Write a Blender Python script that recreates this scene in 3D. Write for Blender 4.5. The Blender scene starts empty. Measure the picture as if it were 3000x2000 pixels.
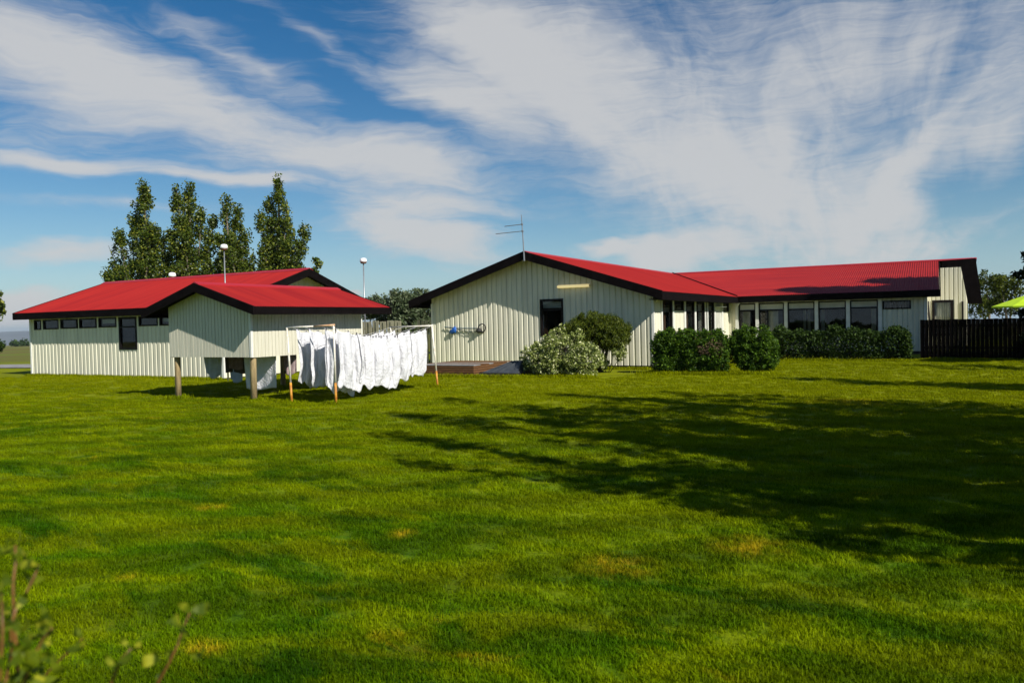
import bpy, math, random
import numpy as np
from mathutils import Matrix, Vector

random.seed(7)
rng = np.random.default_rng(7)
sc = bpy.context.scene
COL = sc.collection

# ------------------------------------------------------------------ camera
F = 2290.0                                     # focal length in pixels of a 3000 px wide picture
RX = Vector((0.8792, 0.4759, -0.0228))         # camera right, in world axes
RY = Vector((0.00827, 0.03262, 0.99943))       # camera up
RZ = Vector((0.47638, -0.87889, 0.02475))      # camera back
RX.normalize(); RZ = RX.cross(RY).normalized(); RY = RZ.cross(RX).normalized()
EYE = Vector((0, 0, 1.75))
cam_d = bpy.data.cameras.new('camera')
cam = bpy.data.objects.new('camera', cam_d); COL.objects.link(cam)
cam.matrix_world = Matrix(((RX.x, RY.x, RZ.x, EYE.x), (RX.y, RY.y, RZ.y, EYE.y), (RX.z, RY.z, RZ.z, EYE.z), (0, 0, 0, 1)))
cam_d.sensor_width = 36.0; cam_d.lens = 36.0 * F / 3000.0
cam_d.clip_start = 0.05; cam_d.clip_end = 30000
cam_d.dof.use_dof = True; cam_d.dof.focus_distance = 18.0; cam_d.dof.aperture_fstop = 4.2
sc.camera = cam

def at(px, py, depth):
    """world point seen at a photo pixel at a given depth from the eye"""
    return EYE + depth * (RX * ((px - 1500) / F) - RY * ((py - 1000) / F) - RZ)

# ------------------------------------------------------------------ sun, sky, exposure
SUN = Vector((1.22, -0.42, 1.0)).normalized()
EL = math.asin(SUN.z); AZ = math.atan2(SUN.x, SUN.y)
sun_d = bpy.data.lights.new('sun', 'SUN'); sun = bpy.data.objects.new('sun', sun_d); COL.objects.link(sun)
sun_d.energy = 5.0; sun_d.angle = math.radians(0.5); sun_d.color = (1.0, 0.95, 0.86)
sun.rotation_euler = (-SUN).to_track_quat('-Z', 'Y').to_euler(); sun.location = (20, -10, 30)
sc.view_settings.view_transform = 'Standard'; sc.view_settings.look = 'None'
sc.view_settings.exposure = 0.36; sc.view_settings.gamma = 1.0; sc.view_settings.use_curve_mapping = False

W = bpy.data.worlds.new('World'); sc.world = W; W.use_nodes = True
wt = W.node_tree; wn = wt.nodes; wl = wt.links; wn.clear()
def nd(t, tree=None, **kw):
    n = (tree or wt).nodes.new(t)
    for k, v in kw.items(): setattr(n, k, v)
    return n
def wmath(op, a, b=None, c=None, clamp=False):
    n = nd('ShaderNodeMath', operation=op); n.use_clamp = clamp
    for i, v in enumerate((a, b, c)):
        if v is None: continue
        if isinstance(v, (int, float)): n.inputs[i].default_value = v
        else: wl.new(v, n.inputs[i])
    return n.outputs[0]
def wdot(a, vec):
    n = nd('ShaderNodeVectorMath', operation='DOT_PRODUCT'); wl.new(a, n.inputs[0]); n.inputs[1].default_value = vec
    return n.outputs['Value']
tc = nd('ShaderNodeTexCoord')
nrm = nd('ShaderNodeVectorMath', operation='NORMALIZE'); wl.new(tc.outputs['Generated'], nrm.inputs[0]); DIR = nrm.outputs[0]
HF = Vector((-0.4764, 0.8792, 0)).normalized(); HR = Vector((0.8792, 0.4764, 0)).normalized()
U = wmath('ARCTAN2', wdot(DIR, HR), wdot(DIR, HF))           # azimuth about the mean view direction
V = wmath('ARCSINE', wdot(DIR, (0, 0, 1)))                   # elevation
comb = nd('ShaderNodeCombineXYZ'); wl.new(U, comb.inputs[0]); wl.new(V, comb.inputs[1]); UV = comb.outputs[0]
def sky_uv(px, py):
    d = (at(px, py, 1.0) - EYE).normalized()
    return math.atan2(d.dot(HR), d.dot(HF)), math.asin(d.z)
def wnoise(vec, scale, detail=6, rough=.6, dist=0.0):
    n = nd('ShaderNodeTexNoise'); n.inputs['Scale'].default_value = scale; n.inputs['Detail'].default_value = detail
    n.inputs['Roughness'].default_value = rough; n.inputs['Distortion'].default_value = dist; wl.new(vec, n.inputs['Vector'])
    return n
def wmap(vec, loc=(0, 0, 0), rot=0, scale=(1, 1, 1), kind='POINT'):
    n = nd('ShaderNodeMapping', vector_type=kind); wl.new(vec, n.inputs[0])
    n.inputs['Location'].default_value = loc; n.inputs['Rotation'].default_value = (0, 0, rot); n.inputs['Scale'].default_value = scale
    return n.outputs[0]
# warped coordinates give the wispy edges
wv = wnoise(wmap(UV, scale=(3, 6, 1)), 1.6, 4, .55)
wsub = nd('ShaderNodeVectorMath', operation='SUBTRACT'); wl.new(wv.outputs['Color'], wsub.inputs[0]); wsub.inputs[1].default_value = (.5, .5, .5)
wsc = nd('ShaderNodeVectorMath', operation='MULTIPLY'); wl.new(wsub.outputs[0], wsc.inputs[0]); wsc.inputs[1].default_value = (.22, .07, 0)
wadd = nd('ShaderNodeVectorMath', operation='ADD'); wl.new(UV, wadd.inputs[0]); wl.new(wsc.outputs[0], wadd.inputs[1]); WUV = wadd.outputs[0]
K = 1.2755
BLOBS = [  # centre x, y, half length, half width (2352 px units), tilt down to the right, weight
    (520, 285, 760, 150, 17, 1.0), (120, 110, 420, 150, 12, .8), (560, 110, 330, 50, 27, .75), (760, 100, 300, 32, 36, .5),
    (930, 365, 360, 85, 12, .95), (100, 330, 330, 80, 12, .45), (200, 388, 300, 32, 1, 1.2), (950, 545, 300, 80, 12, 1.6),
    (1020, 470, 330, 34, 8, .75), (110, 577, 260, 26, 0, 1.1), (560, 413, 150, 24, 2, 1.1), (60, 690, 170, 60, 0, 2.4),
    (1120, 90, 430, 190, 22, .95), (1040, 240, 260, 80, 28, .8), (1480, 360, 660, 230, 27, .72), (1760, 470, 430, 200, 8, .75),
    (1600, 130, 760, 330, 10, .68), (2230, 330, 520, 130, -32, .7), (2020, 500, 300, 90, -40, .4), (2080, 120, 640, 260, -15, .55),
    (2200, 535, 330, 34, -14, .55), (1540, 582, 190, 48, 0, 1.5), (1390, 575, 80, 24, 0, 1.3), (850, 662, 42, 13, 0, 1.8), (300, 480, 420, 22, 2, .6)]
acc = None
for (bx, by, ba, bb, rt, w) in BLOBS:
    u0, v0 = sky_uv(bx * K, by * K)
    m = wmap(WUV, (u0, v0, 0), math.radians(-rt + 1.3), (ba * K / F, bb * K / F, 1), 'TEXTURE')
    g = nd('ShaderNodeTexGradient', gradient_type='SPHERICAL'); wl.new(m, g.inputs[0])
    acc = wmath('MULTIPLY_ADD', g.outputs['Fac'], w * 1.5, 0.0 if acc is None else acc)
# fibres: along the streaks on the left, fanning out of a point low on the right
fl = wnoise(wmap(WUV, rot=math.radians(17), scale=(4.5, 30, 1)), 1.5, 8, .62, .6).outputs['Fac']
cu, cv = sky_uv(1930 * K, 790 * K)
du = wmath('SUBTRACT', U, cu); dv = wmath('SUBTRACT', V, cv)
ang = wmath('ARCTAN2', du, dv); rad = wmath('POWER', wmath('ADD', wmath('MULTIPLY', du, du), wmath('MULTIPLY', dv, dv)), .25)
cp = nd('ShaderNodeCombineXYZ'); wl.new(wmath('MULTIPLY', ang, 2.2), cp.inputs[0]); wl.new(wmath('MULTIPLY', rad, 4.5), cp.inputs[1])
cp2 = nd('ShaderNodeVectorMath', operation='ADD'); wl.new(cp.outputs[0], cp2.inputs[0]); wl.new(wsc.outputs[0], cp2.inputs[1])
fr = wnoise(cp2.outputs[0], 1.7, 9, .58, .9).outputs['Fac']
sel = nd('ShaderNodeMapRange', interpolation_type='SMOOTHSTEP'); wl.new(U, sel.inputs[0]); sel.inputs[1].default_value = -.08; sel.inputs[2].default_value = .12
mixf = nd('ShaderNodeMix', data_type='FLOAT'); wl.new(sel.outputs[0], mixf.inputs[0]); wl.new(fl, mixf.inputs[2]); wl.new(fr, mixf.inputs[3])
fine = wnoise(wmap(WUV, rot=math.radians(14), scale=(9, 80, 1)), 1.7, 6, .65, .8).outputs['Fac']
fib = wmath('ADD', mixf.outputs[0], wmath('MULTIPLY', wmath('SUBTRACT', fine, .5), .42))
hz = wmath('POWER', 2.718, wmath('MULTIPLY', wmath('MAXIMUM', V, 0.0), -11.0))
puff = wnoise(wmap(WUV, scale=(1, 1.9, 1)), 30, 6, .6).outputs['Fac']
cover = wmath('ADD', acc, wmath('MULTIPLY', wmath('SUBTRACT', fib, .5), wmath('MULTIPLY_ADD', sel.outputs[0], .4, 1.5)))
cover = wmath('ADD', cover, wmath('MULTIPLY', wmath('SUBTRACT', puff, .5), wmath('MULTIPLY_ADD', hz, 2.2, .25)))
def wstep(x, a, b):
    n = nd('ShaderNodeMapRange', interpolation_type='SMOOTHSTEP'); wl.new(x, n.inputs[0]); n.inputs[1].default_value = a; n.inputs[2].default_value = b; return n.outputs[0]
# thin cirrus added outside the sky in view, to make the fill light neutral
veil = wmath('MAXIMUM', wstep(V, .40, .62), wmath('MULTIPLY', wstep(wmath('ABSOLUTE', U), .68, 1.0), wstep(V, .02, .2)))
cover = wmath('MULTIPLY_ADD', veil, .5, cover)
cr = nd('ShaderNodeMapRange', interpolation_type='SMOOTHSTEP'); wl.new(cover, cr.inputs[0]); cr.inputs[1].default_value = .12; cr.inputs[2].default_value = 1.85; cr.inputs[4].default_value = .9
sky = nd('ShaderNodeTexSky', sky_type='NISHITA'); sky.sun_disc = False; sky.sun_elevation = EL; sky.sun_rotation = AZ
sky.air_density = 1.0; sky.dust_density = .05; sky.ozone_density = 3.0; sky.altitude = 50
hsv = nd('ShaderNodeHueSaturation'); hsv.inputs['Saturation'].default_value = 1.38; hsv.inputs['Value'].default_value = 1.05; wl.new(sky.outputs[0], hsv.inputs['Color'])
hm = nd('ShaderNodeMix', data_type='RGBA'); wl.new(wmath('MULTIPLY', hz, .8), hm.inputs[0]); wl.new(hsv.outputs[0], hm.inputs[6]); hm.inputs[7].default_value = (4.2, 7.0, 9.0, 1)
cmix = nd('ShaderNodeMix', data_type='RGBA'); wl.new(cr.outputs[0], cmix.inputs[0]); wl.new(hm.outputs[2], cmix.inputs[6])
cmix.inputs[7].default_value = (8.1, 8.15, 8.2, 1)
bg = nd('ShaderNodeBackground'); bg.inputs['Strength'].default_value = 0.058; wl.new(cmix.outputs[2], bg.inputs['Color'])
wo = nd('ShaderNodeOutputWorld'); wl.new(bg.outputs[0], wo.inputs['Surface'])

# ------------------------------------------------------------------ materials
MATS = {}
def new_mat(name):
    m = bpy.data.materials.new(name); m.use_nodes = True; MATS[name] = m
    return m, m.node_tree, m.node_tree.nodes['Principled BSDF']
def mat(name, col, rough=.6, var=.12, scale=6.0, bump=0.0, bscale=40.0, metal=0.0, spec=.5, stretch=(1, 1, 1), dirt=None):
    m, t, b = new_mat(name)
    tcn = nd('ShaderNodeTexCoord', t); mp = nd('ShaderNodeMapping', t); mp.inputs['Scale'].default_value = stretch
    t.links.new(tcn.outputs['Object'], mp.inputs[0])
    nz = nd('ShaderNodeTexNoise', t); nz.inputs['Scale'].default_value = scale; nz.inputs['Detail'].default_value = 5; t.links.new(mp.outputs[0], nz.inputs['Vector'])
    r = nd('ShaderNodeMapRange', t); r.inputs[1].default_value = .3; r.inputs[2].default_value = .7; t.links.new(nz.outputs['Fac'], r.inputs[0])
    mx = nd('ShaderNodeMix', t, data_type='RGBA'); t.links.new(r.outputs[0], mx.inputs[0])
    c2 = dirt if dirt else tuple(c * (1 - 1.6 * var) for c in col)
    mx.inputs[6].default_value = (*c2, 1); mx.inputs[7].default_value = (*[min(1, c * (1 + var)) for c in col], 1)
    t.links.new(mx.outputs[2], b.inputs['Base Color'])
    b.inputs['Roughness'].default_value = rough; b.inputs['Metallic'].default_value = metal; b.inputs['Specular IOR Level'].default_value = spec
    if bump:
        n2 = nd('ShaderNodeTexNoise', t); n2.inputs['Scale'].default_value = bscale; n2.inputs['Detail'].default_value = 4; t.links.new(mp.outputs[0], n2.inputs['Vector'])
        bp = nd('ShaderNodeBump', t); bp.inputs['Strength'].default_value = bump; bp.inputs['Distance'].default_value = .02
        t.links.new(n2.outputs['Fac'], bp.inputs['Height']); t.links.new(bp.outputs[0], b.inputs['Normal'])
    return m
mat('cream_metal', (.70, .675, .525), .5, .075, 1.3, stretch=(3, 3, .5))
mat('cream_board', (.60, .58, .46), .6, .07, 2.5, .15, 60, stretch=(4, 4, .4))
mat('white_trim', (.72, .72, .66), .5, .06, 4)
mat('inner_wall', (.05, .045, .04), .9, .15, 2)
mat('red_roof', (.31, .0185, .0145), .6, .05, 1.1, spec=.12, stretch=(3.0, .22, .5), dirt=(.225, .011, .0125))
mat('red_roof_cross', (.31, .0185, .0145), .6, .05, 1.1, spec=.12, stretch=(.22, 3.0, .5), dirt=(.225, .011, .0125))
mat('red_ridge', (.37, .015, .020), .42, .06, 1.5)
mat('black_board', (.0055, .0038, .004), .75, .3, 5, .2, 30, spec=.05, stretch=(1, 1, 1))
mat('black_frame', (.009, .0065, .006), .6, .2, 5, spec=.15)
mat('plinth', (.05, .048, .042), .9, .25, 5, .3)
mat('post_wood', (.36, .27, .13), .8, .28, 6, .5, 40, stretch=(6, 6, .6), dirt=(.20, .145, .075))
mat('deck_wood', (.145, .066, .022), .7, .3, 5, .3, 40, stretch=(.8, 6, 6), dirt=(.07, .03, .011))
mat('deck_grey', (.30, .30, .30), .8, .15, 4, .3)
mat('fence_wood', (.36, .34, .24), .85, .22, 7, .3, 50, stretch=(5, 5, .6), dirt=(.22, .21, .15))
mat('dark_wood', (.0035, .0025, .002), .85, .3, 6, .3, 50, spec=.06, stretch=(5, 5, .6))
mat('tarp', (.05, .058, .066), .5, .2, 5, .5, 6)
mat('rubber', (.02, .02, .02), .6, .2, 5)
mat('galv', (.36, .37, .38), .4, .12, 6, metal=.7)
mat('white_paint', (.78, .77, .72), .4, .07, 12, dirt=(.62, .54, .42))
mat('rusty_bar', (.62, .42, .25), .6, .25, 9, dirt=(.40, .15, .05))
mat('orange_rust', (.50, .25, .02), .55, .25, 12, dirt=(.30, .08, .012))
mat('tube_lamp', (.95, .80, .36), .3, .06, 3)
mat('lamp_glass', (.85, .85, .85), .25, .03, 3)
mat('lamp_brown', (.14, .06, .04), .5, .1, 3)
mat('blue_net', (.01, .10, .42), .6, .25, 12)
mat('black_net', (.02, .02, .018), .7, .2, 12)
mat('teal_rod', (.02, .07, .10), .5, .2, 9)
mat('bark', (.16, .13, .09), .9, .3, 12, .6, 30, stretch=(4, 4, .7))
mat('bark_dark', (.06, .05, .035), .9, .3, 12, .6, 30, stretch=(4, 4, .7))
mat('red_stem', (.17, .075, .016), .5, .3, 30)
mat('towel_grey', (.42, .45, .46), .95, .08, 12, .6, 300)
mat('towel_brown', (.045, .03, .018), .95, .2, 12, .6, 300)
mat('towel_taupe', (.16, .10, .08), .95, .15, 12, .6, 300)
mat('towel_pink', (.45, .34, .34), .95, .1, 12, .6, 300)
mat('towel_blue', (.38, .44, .54), .95, .1, 12, .6, 300)
mat('curtain', (.72, .70, .62), .9, .1, 4)
mat('curtain_brown', (.14, .07, .035), .9, .2, 4)
mat('blind', (.50, .50, .43), .8, .1, 3)
mat('gravel', (.24, .23, .22), .95, .2, 1.5, .5, 20)
mat('peg', (.05, .04, .05), .6, .2, 30)
mat('rope', (.5, .5, .5), .7, .1, 30)
mat('lime', (.50, .72, .015), .7, .08, 3)
mat('mountain', (.10, .11, .10), .95, .3, .002)

def sheet_mat(name, col):
    m, t, b = new_mat(name)
    out = t.nodes['Material Output']
    tcn = nd('ShaderNodeTexCoord', t); mp = nd('ShaderNodeMapping', t); mp.inputs['Scale'].default_value = (2.0, 2.0, 1.3); t.links.new(tcn.outputs['Object'], mp.inputs[0])
    n2 = nd('ShaderNodeTexNoise', t); n2.inputs['Scale'].default_value = 5.0; n2.inputs['Detail'].default_value = 3; n2.inputs['Distortion'].default_value = 1.5; t.links.new(mp.outputs[0], n2.inputs['Vector'])
    bp = nd('ShaderNodeBump', t); bp.inputs['Strength'].default_value = .8; bp.inputs['Distance'].default_value = .06
    t.links.new(n2.outputs['Fac'], bp.inputs['Height']); t.links.new(bp.outputs[0], b.inputs['Normal'])
    b.inputs['Base Color'].default_value = (*col, 1); b.inputs['Roughness'].default_value = .85; b.inputs['Specular IOR Level'].default_value = .2
    tr = nd('ShaderNodeBsdfTranslucent', t); tr.inputs['Color'].default_value = (*col, 1); t.links.new(bp.outputs[0], tr.inputs['Normal'])
    mx = nd('ShaderNodeMixShader', t); mx.inputs[0].default_value = .25; t.links.new(b.outputs[0], mx.inputs[1]); t.links.new(tr.outputs[0], mx.inputs[2]); t.links.new(mx.outputs[0], out.inputs['Surface'])
    return m
sheet_mat('white_sheet', (.80, .80, .83))

def glass_mat():
    m, t, b = new_mat('glass'); out = t.nodes['Material Output']; t.nodes.remove(b)
    tr = nd('ShaderNodeBsdfTransparent', t); tr.inputs[0].default_value = (.8, .82, .81, 1)
    gl = nd('ShaderNodeBsdfGlossy', t); gl.inputs['Roughness'].default_value = .015; gl.inputs['Color'].default_value = (.9, .9, .9, 1)
    lw = nd('ShaderNodeLayerWeight', t); lw.inputs[0].default_value = .5
    pw = nd('ShaderNodeMath', t, operation='POWER'); t.links.new(lw.outputs['Facing'], pw.inputs[0]); pw.inputs[1].default_value = 4.0
    fr_ = nd('ShaderNodeMath', t, operation='MULTIPLY_ADD'); t.links.new(pw.outputs[0], fr_.inputs[0]); fr_.inputs[1].default_value = .4; fr_.inputs[2].default_value = .03
    mx = nd('ShaderNodeMixShader', t); t.links.new(fr_.outputs[0], mx.inputs[0]); t.links.new(tr.outputs[0], mx.inputs[1]); t.links.new(gl.outputs[0], mx.inputs[2]); t.links.new(mx.outputs[0], out.inputs['Surface'])
glass_mat()

def leaf_mat(name, c1, c2, c3=None, rough=.45, trans=.3, spec=.4):
    m, t, b = new_mat(name); out = t.nodes['Material Output']
    g = nd('ShaderNodeNewGeometry', t)
    rp = nd('ShaderNodeValToRGB', t); rp.color_ramp.elements[0].color = (*c1, 1); rp.color_ramp.elements[1].color = (*c2, 1)
    rp.color_ramp.elements[1].position = .8
    if c3: e = rp.color_ramp.elements.new(.97); e.color = (*c3, 1)
    t.links.new(g.outputs['Random Per Island'], rp.inputs[0])
    t.links.new(rp.outputs[0], b.inputs['Base Color']); b.inputs['Roughness'].default_value = rough; b.inputs['Specular IOR Level'].default_value = spec
    tr = nd('ShaderNodeBsdfTranslucent', t); t.links.new(rp.outputs[0], tr.inputs['Color'])
    mx = nd('ShaderNodeMixShader', t); mx.inputs[0].default_value = trans; t.links.new(b.outputs[0], mx.inputs[1]); t.links.new(tr.outputs[0], mx.inputs[2]); t.links.new(mx.outputs[0], out.inputs['Surface'])
leaf_mat('poplar_leaf', (.028, .055, .006), (.10, .135, .014), (.26, .27, .03), .4, .3, .3)
leaf_mat('willow_leaf', (.05, .08, .03), (.12, .16, .07), (.22, .26, .14), .5, .25)
leaf_mat('silver_leaf', (.06, .095, .012), (.30, .35, .085), (.80, .80, .46), .5, .2, .2)
leaf_mat('clipped_leaf', (.03, .05, .004), (.085, .11, .008), (.13, .15, .012), .5, .22, .15)
leaf_mat('hedge_leaf', (.018, .045, .004), (.075, .15, .010), (.16, .26, .018), .5, .28, .15)
leaf_mat('dark_hedge_leaf', (.012, .028, .005), (.038, .07, .009), (.06, .10, .015), .55, .2, .12)
leaf_mat('dead_leaf', (.09, .06, .03), (.18, .12, .07), None, .8, .15)
leaf_mat('spruce_leaf', (.006, .013, .006), (.018, .034, .013), None, .6, .1, .12)
leaf_mat('plant_leaf', (.05, .085, .004), (.15, .19, .006), (.34, .34, .02), .5, .4, .15)

# grass colour as a function of place, shared by lawn soil and blades
SPOTS = []
for (sx, sy, sr) in ((605, 1890, .15), (2190, 1605, .32), (1800, 1660, .3), (620, 1490, .18), (380, 1690, .11), (2480, 1180, .8), (1180, 1565, .14)):
    dd = at(sx, sy, 1.0) - EYE; pp = EYE + dd * (-EYE.z / dd.z); SPOTS.append((pp.x, pp.y, sr))
def grass_group():
    g = bpy.data.node_groups.new('grass_colour', 'ShaderNodeTree')
    g.interface.new_socket('Color', in_out='OUTPUT', socket_type='NodeSocketColor')
    g.interface.new_socket('Patch', in_out='OUTPUT', socket_type='NodeSocketFloat')
    go = nd('NodeGroupOutput', g); ge = nd('ShaderNodeNewGeometry', g)
    def noise(scale, detail, rough=.55, dist=0., stretch=(1, 1, 1), rot=0.):
        mp = nd('ShaderNodeMapping', g); mp.inputs['Scale'].default_value = stretch; mp.inputs['Rotation'].default_value = (0, 0, rot); g.links.new(ge.outputs['Position'], mp.inputs[0])
        n = nd('ShaderNodeTexNoise', g); n.inputs['Scale'].default_value = scale; n.inputs['Detail'].default_value = detail; n.inputs['Roughness'].default_value = rough; n.inputs['Distortion'].default_value = dist
        g.links.new(mp.outputs[0], n.inputs['Vector']); return n.outputs['Fac']
    def ramp(f, a, b):
        r = nd('ShaderNodeMapRange', g, interpolation_type='SMOOTHSTEP'); g.links.new(f, r.inputs[0]); r.inputs[1].default_value = a; r.inputs[2].default_value = b; return r.outputs[0]
    def mix(f, a, b):
        m = nd('ShaderNodeMix', g, data_type='RGBA'); g.links.new(f, m.inputs[0])
        for i, v in ((6, a), (7, b)):
            if isinstance(v, tuple): m.inputs[i].default_value = (*v, 1)
            else: g.links.new(v, m.inputs[i])
        return m.outputs[2]
    A_ = -.75
    big = ramp(noise(.5, 4, .6, .8, (.5, 1, 1), A_), .34, .66)
    col = mix(big, (.040, .112, .0), (.122, .182, .0))
    med = ramp(noise(1.7, 5, .65, .8, (.45, 1, 1), A_), .42, .62)
    col = mix(med, col, (.168, .218, .0))
    dk = ramp(noise(1.15, 6, .68, .9, (.42, 1, 1), A_), .50, .64)
    col = mix(dk, col, (.026, .080, .0))
    wm = nd('ShaderNodeMapping', g); wm.inputs['Rotation'].default_value = (0, 0, A_); g.links.new(ge.outputs['Position'], wm.inputs[0])
    wv_ = nd('ShaderNodeTexWave', g, bands_direction='Y'); wv_.inputs['Scale'].default_value = .30; wv_.inputs['Distortion'].default_value = 2.2; wv_.inputs['Detail'].default_value = 3; wv_.inputs['Detail Scale'].default_value = .6; g.links.new(wm.outputs[0], wv_.inputs['Vector'])
    st_ = nd('ShaderNodeMapRange', g); g.links.new(wv_.outputs['Fac'], st_.inputs[0]); st_.inputs[3].default_value = .80; st_.inputs[4].default_value = 1.18
    sv_ = nd('ShaderNodeVectorMath', g, operation='SCALE'); g.links.new(col, sv_.inputs[0]); g.links.new(st_.outputs[0], sv_.inputs['Scale']); col = sv_.outputs[0]
    ye = ramp(noise(.9, 5, .62, 1.0, (.6, 1, 1), A_), .645, .74)
    col = mix(ye, col, (.36, .27, .006))
    # yellower towards the houses: low-angle sheen of the blades, put into the colour
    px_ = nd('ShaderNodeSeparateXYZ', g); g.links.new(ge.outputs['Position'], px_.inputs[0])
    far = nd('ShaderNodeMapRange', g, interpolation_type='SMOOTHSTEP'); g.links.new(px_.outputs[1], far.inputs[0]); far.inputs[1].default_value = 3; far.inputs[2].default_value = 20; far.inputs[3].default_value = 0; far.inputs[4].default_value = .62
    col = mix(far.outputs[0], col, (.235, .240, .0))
    # a few worn yellow spots
    spots = None
    for (sx, sy, sr) in SPOTS:
        d = nd('ShaderNodeVectorMath', g, operation='DISTANCE'); g.links.new(ge.outputs['Position'], d.inputs[0]); d.inputs[1].default_value = (sx, sy, 0)
        q = nd('ShaderNodeMapRange', g, interpolation_type='SMOOTHSTEP'); g.links.new(d.outputs['Value'], q.inputs[0]); q.inputs[1].default_value = sr * 1.3; q.inputs[2].default_value = 0
        if spots is None: spots = q.outputs[0]
        else:
            m_ = nd('ShaderNodeMath', g, operation='MAXIMUM'); g.links.new(spots, m_.inputs[0]); g.links.new(q.outputs[0], m_.inputs[1]); spots = m_.outputs[0]
    rag = nd('ShaderNodeMath', g, operation='MULTIPLY'); g.links.new(spots, rag.inputs[0]); g.links.new(ramp(noise(6, 6, .75), .36, .66), rag.inputs[1])
    col = mix(rag.outputs[0], col, (.42, .30, .008))
    g.links.new(col, go.inputs[0]); g.links.new(ye, go.inputs[1])
    return g
GG = grass_group()
def ground_mat():
    m, t, b = new_mat('lawn')
    gn = nd('ShaderNodeGroup', t); gn.node_tree = GG
    geo = nd('ShaderNodeNewGeometry', t)
    # far fields: rougher, browner pasture
    ln = nd('ShaderNodeVectorMath', t, operation='LENGTH'); t.links.new(geo.outputs['Position'], ln.inputs[0])
    fr_ = nd('ShaderNodeMapRange', t); t.links.new(ln.outputs['Value'], fr_.inputs[0]); fr_.inputs[1].default_value = 50; fr_.inputs[2].default_value = 64
    fn = nd('ShaderNodeTexNoise', t); fn.inputs['Scale'].default_value = .03; fn.inputs['Detail'].default_value = 5; t.links.new(geo.outputs['Position'], fn.inputs['Vector'])
    fm = nd('ShaderNodeValToRGB', t); t.links.new(fn.outputs['Fac'], fm.inputs[0])
    fm.color_ramp.elements[0].position = .4; fm.color_ramp.elements[0].color = (.13, .10, .035, 1); fm.color_ramp.elements[1].position = .6; fm.color_ramp.elements[1].color = (.12, .15, .02, 1)
    fine = nd('ShaderNodeTexNoise', t); fine.inputs['Scale'].default_value = 26; fine.inputs['Detail'].default_value = 6; fine.inputs['Roughness'].default_value = .7; t.links.new(geo.outputs['Position'], fine.inputs['Vector'])
    fv = nd('ShaderNodeMapRange', t); t.links.new(fine.outputs['Fac'], fv.inputs[0]); fv.inputs[1].default_value = .3; fv.inputs[2].default_value = .7; fv.inputs[3].default_value = .62; fv.inputs[4].default_value = 1.2
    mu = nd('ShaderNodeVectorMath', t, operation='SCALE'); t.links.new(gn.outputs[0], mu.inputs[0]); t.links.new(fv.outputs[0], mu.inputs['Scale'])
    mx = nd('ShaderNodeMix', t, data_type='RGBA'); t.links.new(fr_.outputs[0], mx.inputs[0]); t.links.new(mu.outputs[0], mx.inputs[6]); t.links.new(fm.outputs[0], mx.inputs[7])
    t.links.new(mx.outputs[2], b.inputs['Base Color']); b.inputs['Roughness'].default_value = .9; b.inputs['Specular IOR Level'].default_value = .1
    bp = nd('ShaderNodeBump', t); bp.inputs['Strength'].default_value = .8; bp.inputs['Distance'].default_value = .03; t.links.new(fine.outputs['Fac'], bp.inputs['Height']); t.links.new(bp.outputs[0], b.inputs['Normal'])
ground_mat()
def blade_mat():
    m, t, b = new_mat('grass_blade'); out = t.nodes['Material Output']
    gn = nd('ShaderNodeGroup', t); gn.node_tree = GG
    geo = nd('ShaderNodeNewGeometry', t)
    r = nd('ShaderNodeMapRange', t); t.links.new(geo.outputs['Random Per Island'], r.inputs[0]); r.inputs[3].default_value = .65; r.inputs[4].default_value = 1.45
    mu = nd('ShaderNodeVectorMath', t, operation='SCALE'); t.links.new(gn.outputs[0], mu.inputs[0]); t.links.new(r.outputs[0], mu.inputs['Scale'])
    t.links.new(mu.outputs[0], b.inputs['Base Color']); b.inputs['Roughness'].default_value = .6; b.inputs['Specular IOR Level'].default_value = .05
    tr = nd('ShaderNodeBsdfTranslucent', t); t.links.new(mu.outputs[0], tr.inputs[0])
    mx = nd('ShaderNodeMixShader', t); mx.inputs[0].default_value = .35; t.links.new(b.outputs[0], mx.inputs[1]); t.links.new(tr.outputs[0], mx.inputs[2]); t.links.new(mx.outputs[0], out.inputs['Surface'])
blade_mat()

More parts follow.
